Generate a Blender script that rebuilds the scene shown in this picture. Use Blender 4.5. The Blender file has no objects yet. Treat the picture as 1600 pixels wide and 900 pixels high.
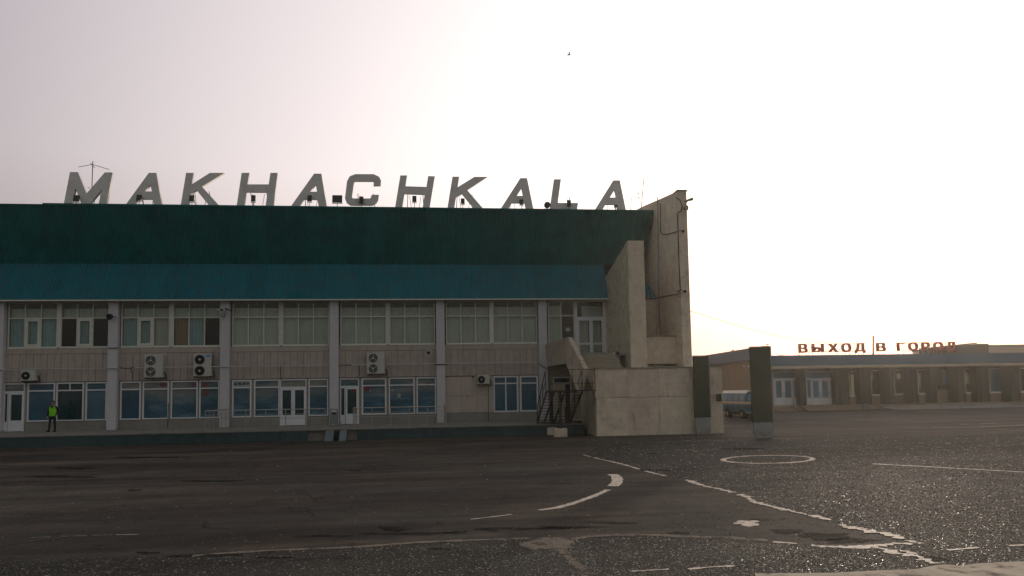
import bpy, bmesh, math, random
from mathutils import Vector, Matrix
import numpy as np
random.seed(7)
S = bpy.context.scene
C = S.collection
R = math.radians

# ------------------------------------------------------------------ camera
FOC, PPX, PPY = 1150.0, 800.0, 529.0          # in units of the 1600 px wide photograph
ROLL, YAW, EYE = R(0.98), R(6.64), 2.5
PITCH = math.atan(80.5 / FOC)
_fh = Vector((math.sin(YAW), math.cos(YAW), 0)); _r = Vector((math.cos(YAW), -math.sin(YAW), 0)); _up = Vector((0, 0, 1))
AX_F = _fh * math.cos(PITCH) + _up * math.sin(PITCH)
_u = -_fh * math.sin(PITCH) + _up * math.cos(PITCH)
AX_R = _r * math.cos(ROLL) - _u * math.sin(ROLL)
AX_U = _u * math.cos(ROLL) + _r * math.sin(ROLL)
cam_d = bpy.data.cameras.new('camera'); cam = bpy.data.objects.new('camera', cam_d); C.objects.link(cam)
cam.matrix_world = Matrix(((AX_R.x, AX_U.x, -AX_F.x, 0), (AX_R.y, AX_U.y, -AX_F.y, 0), (AX_R.z, AX_U.z, -AX_F.z, EYE), (0, 0, 0, 1)))
cam_d.sensor_width = 36; cam_d.lens = FOC / 1600 * 36; cam_d.shift_y = (PPY - 450) / 1600
cam_d.clip_start = 0.1; cam_d.clip_end = 6000
S.camera = cam

def ray(x, y): return AX_F * FOC + AX_R * (x - PPX) + AX_U * (PPY - y)
def onY(x, y, Y): d = ray(x, y); return d * (Y / d.y) + Vector((0, 0, EYE))
def onX(x, y, X): d = ray(x, y); return d * (X / d.x) + Vector((0, 0, EYE))
def onZ(x, y, Z=0.0): d = ray(x, y); return d * ((Z - EYE) / d.z) + Vector((0, 0, EYE))

# ------------------------------------------------------------------ sun, sky, exposure
SUN_D = ray(1392, 470).normalized()            # towards the low sun behind the exit hall
sun_el = math.asin(SUN_D.z); sun_az = math.atan2(SUN_D.x, SUN_D.y)
W = bpy.data.worlds.new('World'); S.world = W; W.use_nodes = True
nt = W.node_tree; N = nt.nodes; L = nt.links
for n in list(N): N.remove(n)
out = N.new('ShaderNodeOutputWorld')
sky = N.new('ShaderNodeTexSky'); sky.sky_type = 'NISHITA'; sky.sun_disc = False
sky.sun_elevation = sun_el; sky.sun_rotation = sun_az; sky.dust_density = 6; sky.air_density = 1.5; sky.ozone_density = 1
bg1 = N.new('ShaderNodeBackground'); bg1.inputs['Strength'].default_value = 0.05
L.new(sky.outputs[0], bg1.inputs[0])
# milky dust haze around the sun: brightness falls with the angle from the sun, tint warms towards the horizon
geo = N.new('ShaderNodeTexCoord')
nrm = N.new('ShaderNodeVectorMath'); nrm.operation = 'NORMALIZE'; L.new(geo.outputs['Generated'], nrm.inputs[0])
dot = N.new('ShaderNodeVectorMath'); dot.operation = 'DOT_PRODUCT'; dot.inputs[1].default_value = SUN_D; L.new(nrm.outputs[0], dot.inputs[0])
ac = N.new('ShaderNodeMath'); ac.operation = 'ARCCOSINE'; ac.use_clamp = False; L.new(dot.outputs['Value'], ac.inputs[0])
nd = N.new('ShaderNodeMath'); nd.operation = 'DIVIDE'; nd.inputs[1].default_value = math.pi; L.new(ac.outputs[0], nd.inputs[0])
ramp = N.new('ShaderNodeValToRGB'); L.new(nd.outputs[0], ramp.inputs[0])
GLOW = [(0, (2.4, 2.15, 1.9)), (5, (1.85, 1.78, 1.7)), (14, (1.5, 1.46, 1.46)), (24, (1.25, 1.18, 1.17)), (33, (1.0, .93, .94)), (45, (.80, .715, .735)),
        (64, (.46, .405, .44)), (90, (.35, .33, .33)), (120, (.24, .24, .235)), (180, (.165, .175, .18))]
cr = ramp.color_ramp; cr.interpolation = 'EASE' if False else 'LINEAR'
while len(cr.elements) < len(GLOW): cr.elements.new(0.5)
for e, (a, c) in zip(cr.elements, GLOW): e.position = a / 180
for e, (a, c) in zip(cr.elements, GLOW): e.color = (*[v / 3 for v in c], 1)
sep = N.new('ShaderNodeSeparateXYZ'); L.new(nrm.outputs[0], sep.inputs[0])
hr = N.new('ShaderNodeValToRGB'); L.new(sep.outputs['Z'], hr.inputs[0])
hr.color_ramp.elements[0].position = 0.0; hr.color_ramp.elements[0].color = (.47, .39, .385, 1)
hr.color_ramp.elements[1].position = .28; hr.color_ramp.elements[1].color = (1, 1, 1, 1)
e = hr.color_ramp.elements.new(.08); e.color = (.65, .575, .585, 1)
mx = N.new('ShaderNodeMix'); mx.data_type = 'RGBA'; mx.blend_type = 'MULTIPLY'; mx.inputs[0].default_value = 1
L.new(ramp.outputs[0], mx.inputs[6]); L.new(hr.outputs[0], mx.inputs[7])
bg2 = N.new('ShaderNodeBackground'); bg2.inputs['Strength'].default_value = 3.0
L.new(mx.outputs[2], bg2.inputs[0])
ad = N.new('ShaderNodeAddShader'); L.new(bg1.outputs[0], ad.inputs[0]); L.new(bg2.outputs[0], ad.inputs[1]); L.new(ad.outputs[0], out.inputs[0])

sl = bpy.data.lights.new('sun', 'SUN'); so = bpy.data.objects.new('sun', sl); C.objects.link(so)
sl.energy = 1.5; sl.angle = R(1.5); sl.color = (1, .84, .66)
so.rotation_euler = SUN_D.to_track_quat('Z', 'Y').to_euler(); so.location = SUN_D * 200 + Vector((0, 0, 60))
S.view_settings.view_transform = 'Standard'; S.view_settings.look = 'None'; S.view_settings.exposure = 0; S.view_settings.gamma = 1

HAZE, HG = .00042, .75
# ------------------------------------------------------------------ materials
def mat(name, col, rough=.7, spec=.3, metal=0, var=.0, vscale=3.0, bump=0.0, bscale=30.0, dirt=None, dscale=1.5, dlo=.5, dhi=.7, streak=False, course=0):
    m = bpy.data.materials.new(name); m.use_nodes = True
    t = m.node_tree; n = t.nodes; l = t.links
    b = n['Principled BSDF']; b.inputs['Roughness'].default_value = rough; b.inputs['Metallic'].default_value = metal
    b.inputs['Specular IOR Level'].default_value = spec
    tc = n.new('ShaderNodeTexCoord'); src = tc.outputs['Object']
    ge = n.new('ShaderNodeNewGeometry'); src = ge.outputs['Position']
    cur = None
    rgb = n.new('ShaderNodeRGB'); rgb.outputs[0].default_value = (*col, 1); cur = rgb.outputs[0]
    if var:
        no = n.new('ShaderNodeTexNoise'); no.inputs['Scale'].default_value = vscale; no.inputs['Detail'].default_value = 6; no.inputs['Roughness'].default_value = .65
        l.new(src, no.inputs['Vector'])
        mr = n.new('ShaderNodeMapRange'); mr.inputs[1].default_value = .3; mr.inputs[2].default_value = .7; mr.inputs[3].default_value = 1 - var; mr.inputs[4].default_value = 1 + var
        l.new(no.outputs[0], mr.inputs[0])
        oi = n.new('ShaderNodeObjectInfo'); mr2 = n.new('ShaderNodeMapRange'); mr2.inputs[3].default_value = 1 - var * .6; mr2.inputs[4].default_value = 1 + var * .6
        l.new(oi.outputs['Random'], mr2.inputs[0])
        mm = n.new('ShaderNodeMath'); mm.operation = 'MULTIPLY'; l.new(mr.outputs[0], mm.inputs[0]); l.new(mr2.outputs[0], mm.inputs[1])
        vm = n.new('ShaderNodeVectorMath'); vm.operation = 'SCALE'; l.new(cur, vm.inputs[0]); l.new(mm.outputs[0], vm.inputs['Scale']); cur = vm.outputs[0]
    if dirt:
        mp = n.new('ShaderNodeMapping'); mp.inputs['Scale'].default_value = (4, 4, .6) if streak else (1, 1, 1); l.new(src, mp.inputs[0])
        no = n.new('ShaderNodeTexNoise'); no.inputs['Scale'].default_value = dscale; no.inputs['Detail'].default_value = 8; no.inputs['Roughness'].default_value = .7
        l.new(mp.outputs[0], no.inputs['Vector'])
        mr = n.new('ShaderNodeMapRange'); mr.inputs[1].default_value = dlo; mr.inputs[2].default_value = dhi; l.new(no.outputs[0], mr.inputs[0])
        mi = n.new('ShaderNodeMix'); mi.data_type = 'RGBA'; l.new(mr.outputs[0], mi.inputs[0]); l.new(cur, mi.inputs[6]); mi.inputs[7].default_value = (*dirt, 1); cur = mi.outputs[2]
    if course:
        sx = n.new('ShaderNodeSeparateXYZ'); l.new(src, sx.inputs[0]); ax = n.new('ShaderNodeMath'); l.new(sx.outputs[0], ax.inputs[0]); l.new(sx.outputs[1], ax.inputs[1])
        cx = n.new('ShaderNodeCombineXYZ'); l.new(ax.outputs[0], cx.inputs[0]); l.new(sx.outputs[2], cx.inputs[1])
        br = n.new('ShaderNodeTexBrick'); br.inputs['Scale'].default_value = 1; br.inputs['Brick Width'].default_value = .75; br.inputs['Row Height'].default_value = .3; br.inputs['Mortar Size'].default_value = .012; br.inputs['Mortar Smooth'].default_value = .6
        br.inputs['Color1'].default_value = (1, 1, 1, 1); br.inputs['Color2'].default_value = (.93, .93, .93, 1); br.inputs['Mortar'].default_value = (1 - course, 1 - course, 1 - course, 1); l.new(cx.outputs[0], br.inputs[0])
        wn = n.new('ShaderNodeTexNoise'); wn.inputs['Scale'].default_value = .9; wn.inputs['Detail'].default_value = 4; l.new(src, wn.inputs['Vector']); wr = n.new('ShaderNodeMapRange'); wr.inputs[1].default_value = .4; wr.inputs[2].default_value = .6; l.new(wn.outputs[0], wr.inputs[0])
        mb_ = n.new('ShaderNodeMix'); mb_.data_type = 'RGBA'; mb_.blend_type = 'MULTIPLY'; l.new(wr.outputs[0], mb_.inputs[0]); l.new(cur, mb_.inputs[6]); l.new(br.outputs[0], mb_.inputs[7]); cur = mb_.outputs[2]
    l.new(cur, b.inputs['Base Color'])
    if bump:
        no = n.new('ShaderNodeTexNoise'); no.inputs['Scale'].default_value = bscale; no.inputs['Detail'].default_value = 5; l.new(src, no.inputs['Vector'])
        bu = n.new('ShaderNodeBump'); bu.inputs['Strength'].default_value = min(1, bump * 20); bu.inputs['Distance'].default_value = bump; l.new(no.outputs[0], bu.inputs['Height']); l.new(bu.outputs[0], b.inputs['Normal'])
    return m

M = {}
M['roof_dark'] = mat('teal_roof_sheet', (.002, .145, .14), .6, .08, var=.15, vscale=1.2, dirt=(.006, .085, .085), dscale=.7, dlo=.45, dhi=.75)
M['roof_blue'] = mat('blue_roof_sheet', (.012, .155, .20), .6, .1, var=.15, vscale=1.0, dirt=(.04, .125, .135), dscale=.8, streak=True, dlo=.45, dhi=.7)
M['cream'] = mat('cream_wall', (.38, .33, .27), .85, .2, var=.1, vscale=1.5, bump=.004, dirt=(.26, .20, .15), dscale=1.3, dlo=.52, dhi=.8)
M['clad'] = mat('cream_cladding', (.44, .38, .335), .75, .25, var=.10, vscale=2, dirt=(.30, .22, .16), dscale=.9, dlo=.55, dhi=.85, streak=True)
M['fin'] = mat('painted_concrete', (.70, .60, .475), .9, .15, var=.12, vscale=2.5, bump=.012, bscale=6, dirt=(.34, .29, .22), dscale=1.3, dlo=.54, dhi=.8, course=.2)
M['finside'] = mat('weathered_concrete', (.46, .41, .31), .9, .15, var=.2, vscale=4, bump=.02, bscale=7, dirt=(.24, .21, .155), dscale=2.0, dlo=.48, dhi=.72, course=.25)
M['rust'] = mat('stained_concrete', (.66, .56, .45), .9, .15, var=.15, vscale=2.5, bump=.015, bscale=5, dirt=(.32, .21, .13), dscale=1.0, streak=True, dlo=.56, dhi=.8, course=.18)
M['column'] = mat('pale_column_paint', (.56, .545, .565), .75, .25, var=.06, vscale=3, dirt=(.42, .36, .28), dscale=1.5, dlo=.6, dhi=.9)
M['white'] = mat('white_plastic', (.70, .71, .74), .4, .4, var=.05, vscale=5)
M['oldframe'] = mat('aged_window_frame', (.64, .64, .57), .6, .3, var=.1, vscale=4)
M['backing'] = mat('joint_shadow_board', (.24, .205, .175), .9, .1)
M['wallpink'] = mat('pinkish_wall_render', (.50, .42, .37), .85, .2, var=.07, vscale=1.5, bump=.004, dirt=(.38, .24, .15), dscale=.9, dlo=.58, dhi=.78, streak=True)
M['plinth'] = mat('grey_plinth_tile', (.25, .24, .215), .7, .3, var=.1, vscale=3)
M['kerb'] = mat('green_grey_kerb', (.05, .082, .086), .7, .3, var=.15, vscale=3, dirt=(.03, .06, .058), dscale=2, dlo=.5, dhi=.75)
M['deck'] = mat('walkway_tile', (.22, .21, .185), .75, .3, var=.15, vscale=1.2, dirt=(.12, .115, .10), dscale=.8)
M['lightconc'] = mat('light_concrete', (.26, .28, .28), .85, .2, var=.12, vscale=3, bump=.005)
M['ramp'] = mat('worn_ramp_paint', (.115, .15, .15), .8, .2, var=.15)
M['conc'] = mat('grey_concrete', (.28, .27, .24), .9, .15, var=.15, vscale=3, bump=.01, bscale=12, dirt=(.14, .13, .11), dscale=2)
M['parapet'] = mat('streaked_concrete', (.42, .35, .285), .9, .15, var=.12, vscale=3, bump=.01, bscale=8, dirt=(.16, .14, .11), dscale=1.5, streak=True, dlo=.5, dhi=.7)
M['step'] = mat('stair_concrete', (.33, .30, .22), .9, .15, var=.15, vscale=3, bump=.006)
M['blackmetal'] = mat('black_steel', (.015, .016, .016), .5, .4, var=.1)
M['steel'] = mat('stainless_rail', (.42, .40, .37), .35, .5, metal=.7)
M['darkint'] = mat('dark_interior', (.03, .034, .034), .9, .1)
M['blind'] = mat('vertical_blinds', (.74, .73, .66), .9, .1, var=.07, vscale=2)
M['curtain'] = mat('blue_grey_curtain', (.42, .56, .58), .9, .1, var=.08, vscale=2)
M['curtain_w'] = mat('pale_curtain', (.72, .66, .62), .9, .1, var=.15, vscale=5)
M['curtain_o'] = mat('orange_curtain', (.42, .27, .19), .9, .1, var=.1)
M['letter'] = mat('grey_letter_paint', (.76, .735, .72), .6, .3, var=.05, vscale=1, dirt=(.62, .58, .55), dscale=1.5)
M['redletter'] = mat('red_letter', (.55, .09, .03), .6, .3, var=.1)
M['lampbody'] = mat('dark_lamp_body', (.03, .035, .033), .5, .4)
M['lampglass'] = mat('lamp_glass', (.16, .17, .17), .15, .6)
M['ac'] = mat('air_conditioner_paint', (.50, .50, .46), .5, .3, var=.05, vscale=5)
M['acdark'] = mat('fan_black', (.025, .027, .027), .6, .3)
M['bluelabel'] = mat('blue_label', (.06, .28, .55), .5, .3)
M['pipe'] = mat('white_pipe', (.52, .51, .48), .5, .3, var=.08)
M['cable'] = mat('black_cable', (.03, .028, .026), .7, .2)
M['green'] = mat('dark_green_panel', (.022, .042, .018), .6, .3, var=.1, vscale=1)
M['bluefascia'] = mat('blue_fascia', (.006, .11, .20), .55, .2, var=.08, vscale=.6)
M['greyfascia'] = mat('grey_blue_fascia', (.12, .15, .20), .55, .3, var=.08)
M['ochre'] = mat('ochre_render_wall', (.31, .245, .17), .9, .1, var=.08, vscale=1)
M['exitcol'] = mat('dark_brown_post', (.035, .045, .026), .6, .3, var=.1)
M['exitwall'] = mat('brown_grey_wall', (.12, .115, .085), .8, .2, var=.1)
M['exitpanel'] = mat('beige_sill_panel', (.30, .23, .17), .8, .2, var=.08)
M['vanblue'] = mat('van_teal_paint', (.025, .13, .19), .4, .4, var=.1, vscale=2)
M['vanwhite'] = mat('van_white_paint', (.62, .60, .54), .5, .4)
M['vancream'] = mat('van_cream_stripe', (.55, .46, .34), .5, .4)
M['tyre'] = mat('tyre_rubber', (.02, .02, .02), .8, .2)
M['hub'] = mat('wheel_hub', (.25, .22, .16), .6, .3)
M['vest'] = mat('lime_vest', (.24, .70, .03), .7, .2)
M['jacket'] = mat('black_jacket', (.016, .016, .018), .8, .2)
M['trouser'] = mat('dark_trousers', (.02, .02, .024), .8, .2)
M['skin'] = mat('skin', (.36, .20, .14), .6, .3)
M['hair'] = mat('black_hair', (.012, .01, .01), .7, .2)
M['paint'] = mat('worn_road_paint', (.58, .50, .41), .7, .3, var=.25, vscale=9, dirt=(.2, .17, .14), dscale=7, dlo=.54, dhi=.68)
M['seam'] = mat('pale_cement_seam', (.20, .17, .135), .95, .1, var=.2, vscale=4, bump=.004, dirt=(.09, .077, .06), dscale=3)
M['palepatch'] = mat('pale_cement_patch', (.46, .40, .31), .95, .1, var=.2, vscale=3, bump=.006, dirt=(.13, .11, .09), dscale=2.5, dlo=.5, dhi=.62)
M['pothole'] = mat('dark_tar', (.010, .010, .008), .95, .15, var=.3, vscale=6, bump=.01, bscale=25)
def ragged(m, sc, lo, hi):
    t = m.node_tree; n = t.nodes; l = t.links; b = n['Principled BSDF']; ge = n.new('ShaderNodeNewGeometry')
    no = n.new('ShaderNodeTexNoise'); no.inputs['Scale'].default_value = sc; no.inputs['Detail'].default_value = 7; no.inputs['Roughness'].default_value = .75; l.new(ge.outputs['Position'], no.inputs['Vector'])
    mr = n.new('ShaderNodeMapRange'); mr.inputs[1].default_value = lo; mr.inputs[2].default_value = hi; l.new(no.outputs[0], mr.inputs[0]); l.new(mr.outputs[0], b.inputs['Alpha'])
ragged(M['pothole'], 2.2, .34, .56); ragged(M['paint'], 6, .36, .44); ragged(M['seam'], 3, .36, .5)
M['stone_b'] = mat('brown_grit', (.11, .095, .075), .45, .6)
M['stone_c'] = mat('dark_grit', (.035, .032, .026), .8, .3)
M['stone'] = mat('pale_grit', (.42, .37, .28), .34, .5)
M['bark'] = mat('bare_twigs', (.14, .09, .07), .9, .1)
M['paper'] = mat('paper', (.7, .7, .68), .7, .2)
M['ink'] = mat('dark_print', (.05, .05, .06), .7, .2)
M['redprint'] = mat('red_print', (.42, .035, .03), .5, .3)
M['fadedred'] = mat('faded_red_print', (.33, .10, .09), .5, .3, var=.2)
M['bird'] = mat('bird_feathers', (.03, .028, .03), .7, .2)
M['reddish'] = mat('pink_render', (.36, .26, .21), .9, .1)
M['binbody'] = mat('bin_grey', (.20, .23, .22), .5, .3)

def glass(name, tint, base, amt):
    m = bpy.data.materials.new(name); m.use_nodes = True; t = m.node_tree; n = t.nodes; l = t.links
    for x in list(n): n.remove(x)
    o = n.new('ShaderNodeOutputMaterial'); tr = n.new('ShaderNodeBsdfTransparent'); tr.inputs[0].default_value = (*tint, 1)
    g = n.new('ShaderNodeBsdfGlossy'); g.inputs['Roughness'].default_value = .02
    no = n.new('ShaderNodeTexNoise'); no.inputs['Scale'].default_value = .8; bu = n.new('ShaderNodeBump'); bu.inputs['Distance'].default_value = .012; bu.inputs['Strength'].default_value = .5
    ge = n.new('ShaderNodeNewGeometry'); l.new(ge.outputs['Position'], no.inputs['Vector']); l.new(no.outputs[0], bu.inputs['Height']); l.new(bu.outputs[0], g.inputs['Normal'])
    lw = n.new('ShaderNodeLayerWeight'); lw.inputs[0].default_value = .5; pw_ = n.new('ShaderNodeMath'); pw_.operation = 'POWER'; pw_.inputs[1].default_value = 5; l.new(lw.outputs['Facing'], pw_.inputs[0])
    f = n.new('ShaderNodeMapRange'); f.inputs[3].default_value = .05; f.inputs[4].default_value = .9; l.new(pw_.outputs[0], f.inputs[0])
    mi = n.new('ShaderNodeMixShader'); l.new(f.outputs[0], mi.inputs[0]); l.new(tr.outputs[0], mi.inputs[1]); l.new(g.outputs[0], mi.inputs[2]); l.new(mi.outputs[0], o.inputs[0])
    return m
M['glass'] = glass('window_glass', (.85, .89, .88), None, 0)

def mural():
    m = bpy.data.materials.new('blue_landscape_film'); m.use_nodes = True; t = m.node_tree; n = t.nodes; l = t.links
    b = n['Principled BSDF']; b.inputs['Roughness'].default_value = .4
    ge = n.new('ShaderNodeNewGeometry'); mp = n.new('ShaderNodeMapping'); mp.inputs['Scale'].default_value = (.45, .45, 1.5); l.new(ge.outputs['Position'], mp.inputs[0])
    no = n.new('ShaderNodeTexNoise'); no.inputs['Scale'].default_value = 1.1; no.inputs['Detail'].default_value = 7; no.inputs['Roughness'].default_value = .6; no.inputs['Distortion'].default_value = .8
    l.new(mp.outputs[0], no.inputs['Vector'])
    cr = n.new('ShaderNodeValToRGB'); l.new(no.outputs[0], cr.inputs[0]); e = cr.color_ramp.elements
    e[0].position = .32; e[0].color = (.05, .15, .22, 1); e[1].position = .75; e[1].color = (.50, .54, .55, 1)
    x = e.new(.5); x.color = (.08, .21, .33, 1); x = e.new(.6); x.color = (.18, .32, .43, 1)
    sp = n.new('ShaderNodeSeparateXYZ'); l.new(ge.outputs['Position'], sp.inputs[0])
    mr = n.new('ShaderNodeMapRange'); mr.inputs[1].default_value = 1.9; mr.inputs[2].default_value = 3.3; mr.inputs[3].default_value = 0; mr.inputs[4].default_value = .95; l.new(sp.outputs['Z'], mr.inputs[0])
    mi = n.new('ShaderNodeMix'); mi.data_type = 'RGBA'; l.new(mr.outputs[0], mi.inputs[0]); l.new(cr.outputs[0], mi.inputs[6])
    no2 = n.new('ShaderNodeTexNoise'); no2.inputs['Scale'].default_value = .8; l.new(mp.outputs[0], no2.inputs['Vector'])
    c2 = n.new('ShaderNodeValToRGB'); l.new(no2.outputs[0], c2.inputs[0]); c2.color_ramp.elements[0].position = .4; c2.color_ramp.elements[0].color = (.08, .18, .21, 1); c2.color_ramp.elements[1].position = .62; c2.color_ramp.elements[1].color = (.62, .46, .40, 1)
    l.new(c2.outputs[0], mi.inputs[7]); l.new(mi.outputs[2], b.inputs['Base Color'])
    return m
M['mural'] = mural()
_m = bpy.data.materials.new('diffuser_sheet'); _m.use_nodes = True; _t = _m.node_tree
for _x in list(_t.nodes): _t.nodes.remove(_x)
_o = _t.nodes.new('ShaderNodeOutputMaterial'); _b = _t.nodes.new('ShaderNodeBsdfTranslucent'); _b.inputs[0].default_value = (.5, .48, .38, 1); _t.links.new(_b.outputs[0], _o.inputs[0]); M['transl'] = _m
M['film'] = mat('dark_blue_film', (.07, .185, .29), .4, .3, var=.2, vscale=.7)
M['film_l'] = mat('pale_blue_film', (.16, .28, .40), .4, .3, var=.15, vscale=.8)
M['film_d'] = mat('dark_green_film', (.03, .085, .10), .4, .3, var=.2, vscale=.7)

def asphalt(name='cracked_asphalt', tint=1.0):
    m = bpy.data.materials.new(name); m.use_nodes = True; t = m.node_tree; n = t.nodes; l = t.links
    b = n['Principled BSDF']
    ge = n.new('ShaderNodeNewGeometry'); P = ge.outputs['Position']
    def noise(sc, det=6, rough=.6, vec=P, dist=0):
        x = n.new('ShaderNodeTexNoise'); x.inputs['Scale'].default_value = sc; x.inputs['Detail'].default_value = det; x.inputs['Roughness'].default_value = rough; x.inputs['Distortion'].default_value = dist; l.new(vec, x.inputs['Vector']); return x.outputs[0]
    def mr(v, a, b_, c, d):
        x = n.new('ShaderNodeMapRange'); x.inputs[1].default_value = a; x.inputs[2].default_value = b_; x.inputs[3].default_value = c; x.inputs[4].default_value = d; l.new(v, x.inputs[0]); return x.outputs[0]
    def mul(a, c):
        x = n.new('ShaderNodeMath'); x.operation = 'MULTIPLY'; l.new(a, x.inputs[0]); l.new(c, x.inputs[1]); return x.outputs[0]
    big = mr(noise(.12, 5, .6), .35, .65, .72, 1.28)
    mid = mr(noise(.9, 8, .7, dist=1.0), .3, .7, .72, 1.28)
    fine = mr(noise(28 if tint == 1 else 22, 4, .8), .35, .65, .5 if tint == 1 else .25, 1.6 if tint == 1 else 1.9)
    mp = n.new('ShaderNodeMapping'); mp.inputs['Scale'].default_value = (.12, 1.3, 1); mp.inputs['Rotation'].default_value = (0, 0, R(8)); l.new(P, mp.inputs[0])
    bands = mr(noise(.55, 6, .65, mp.outputs[0], .6), .40, .64, 1.15, .45)
    v = mul(mul(mul(big, mid), fine), bands)
    # cracks: voronoi edges bent by noise
    wn = n.new('ShaderNodeTexNoise'); wn.inputs['Scale'].default_value = .7; wn.inputs['Detail'].default_value = 5; l.new(P, wn.inputs['Vector'])
    wa = n.new('ShaderNodeVectorMath'); wa.operation = 'MULTIPLY_ADD'; l.new(wn.outputs['Color'], wa.inputs[0]); wa.inputs[1].default_value = (2.2, 2.2, 0); l.new(P, wa.inputs[2])
    def cracks(sc, w, lo, hi):
        vo = n.new('ShaderNodeTexVoronoi'); vo.feature = 'DISTANCE_TO_EDGE'; vo.inputs['Scale'].default_value = sc; l.new(wa.outputs[0], vo.inputs['Vector'])
        c = mr(vo.outputs['Distance'], 0, w, .25, 1)
        k = mr(noise(.22, 3, .5), lo, hi, 0, 1)
        x = n.new('ShaderNodeMix'); x.data_type = 'FLOAT'; l.new(k, x.inputs[0]); x.inputs[2].default_value = 1; l.new(c, x.inputs[3]); return x.outputs[0]
    v = mul(v, cracks(.22, .006, .40, .48)); v = mul(v, cracks(.9, .014, .5, .58))
    cc = n.new('ShaderNodeValToRGB'); l.new(noise(.25, 4, .6), cc.inputs[0]); cc.color_ramp.elements[0].position = .35; cc.color_ramp.elements[0].color = (.070, .054, .040, 1); cc.color_ramp.elements[1].position = .65; cc.color_ramp.elements[1].color = (.038, .037, .030, 1)
    if tint != 1: cc.color_ramp.elements[0].color = (.030, .027, .020, 1)
    s = n.new('ShaderNodeVectorMath'); s.operation = 'SCALE'; l.new(cc.outputs[0], s.inputs[0]); l.new(v, s.inputs['Scale'])
    l.new(s.outputs[0], b.inputs['Base Color'])
    l.new(mr(fine, .5, 1.6, .8, .92), b.inputs['Roughness']); b.inputs['Specular IOR Level'].default_value = .16
    bu = n.new('ShaderNodeBump'); bu.inputs['Strength'].default_value = .9; bu.inputs['Distance'].default_value = .012; l.new(noise(45, 3, .7), bu.inputs['Height'])
    b2 = n.new('ShaderNodeBump'); b2.inputs['Strength'].default_value = .6; b2.inputs['Distance'].default_value = .03; l.new(mul(noise(1.2, 5, .6), bands), b2.inputs['Height']); l.new(bu.outputs[0], b2.inputs['Normal'])
    l.new(b2.outputs[0], b.inputs['Normal'])
    return m
M['asphalt'] = asphalt(); M['coarse'] = asphalt('coarse_asphalt', .8)

# ------------------------------------------------------------------ helpers
class MB:
    def __init__(s): s.v = []; s.f = []
    def add(s, vs, fs):
        o = len(s.v); s.v += [tuple(v) for v in vs]; s.f += [tuple(i + o for i in f) for f in fs]; return s
    def box(s, x0, x1, y0, y1, z0, z1):
        if x0 > x1: x0, x1 = x1, x0
        if y0 > y1: y0, y1 = y1, y0
        if z0 > z1: z0, z1 = z1, z0
        return s.add([(x0, y0, z0), (x1, y0, z0), (x1, y1, z0), (x0, y1, z0), (x0, y0, z1), (x1, y0, z1), (x1, y1, z1), (x0, y1, z1)],
                     [(0, 3, 2, 1), (4, 5, 6, 7), (0, 1, 5, 4), (1, 2, 6, 5), (2, 3, 7, 6), (3, 0, 4, 7)])
    def prism(s, pts, off):
        n = len(pts); off = Vector(off); a = [Vector(p) for p in pts]
        return s.add(a + [p + off for p in a], [tuple(range(n))[::-1], tuple(range(n, 2 * n))] + [(i, (i + 1) % n, n + (i + 1) % n, n + i) for i in range(n)])
    def tube(s, p, q, r, n=8, r2=None):
        p, q = Vector(p), Vector(q); d = (q - p).normalized(); a = d.orthogonal().normalized(); b = d.cross(a); r2 = r if r2 is None else r2
        vs = [p + (a * math.cos(t) + b * math.sin(t)) * r for t in [2 * math.pi * i / n for i in range(n)]] + [q + (a * math.cos(t) + b * math.sin(t)) * r2 for t in [2 * math.pi * i / n for i in range(n)]]
        return s.add(vs, [tuple(range(n))[::-1], tuple(range(n, 2 * n))] + [(i, (i + 1) % n, n + (i + 1) % n, n + i) for i in range(n)])
    def path(s, pts, r, n=6):
        for a, b in zip(pts, pts[1:]): s.tube(a, b, r, n)
        return s
    def frame(s, x0, x1, z0, z1, y0, y1, w):
        s.box(x0, x1, y0, y1, z0, z0 + w); s.box(x0, x1, y0, y1, z1 - w, z1); s.box(x0, x0 + w, y0, y1, z0 + w, z1 - w); s.box(x1 - w, x1, y0, y1, z0 + w, z1 - w); return s
    def ring(s, c, r0, r1, y0, y1, n=20):
        cx, cz = c; vs = []
        for r in (r0, r1):
            for y in (y0, y1): vs += [(cx + r * math.cos(2 * math.pi * i / n), y, cz + r * math.sin(2 * math.pi * i / n)) for i in range(n)]
        f = []
        for i in range(n):
            j = (i + 1) % n
            f += [(i, j, 2 * n + j, 2 * n + i), (n + i, 3 * n + i, 3 * n + j, n + j), (2 * n + i, 2 * n + j, 3 * n + j, 3 * n + i), (i, n + i, n + j, j)]
        return s.add(vs, f)
    def disc(s, c, r, y0, y1, n=20):
        cx, cz = c; return s.prism([(cx + r * math.cos(2 * math.pi * i / n), y0, cz + r * math.sin(2 * math.pi * i / n)) for i in range(n)], (0, y1 - y0, 0))
    def mesh(s, name, m, smooth=False):
        me = bpy.data.meshes.new(name); me.from_pydata(s.v, [], s.f)
        bm = bmesh.new(); bm.from_mesh(me); bmesh.ops.recalc_face_normals(bm, faces=bm.faces); bm.to_mesh(me); bm.free()
        me.materials.append(M[m] if isinstance(m, str) else m)
        if smooth:
            for p in me.polygons: p.use_smooth = True
        return me
    def build(s, name, m, parent=None, smooth=False, bevel=0):
        o = bpy.data.objects.new(name, s.mesh(name, m, smooth)); C.objects.link(o)
        if parent is not None: attach(o, parent)
        if bevel:
            b = o.modifiers.new('bevel', 'BEVEL'); b.width = bevel; b.segments = 2; b.limit_method = 'ANGLE'
        return o
WM = {}
def wloc(o):
    l = Vector(o.location); p = o.parent
    while p: l = l + Vector(p.location); p = p.parent
    return l
def attach(o, parent):                     # keep world coordinates: no thing is rotated before its parts are made
    o.parent = parent; o.location = o.location - wloc(parent)
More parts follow.
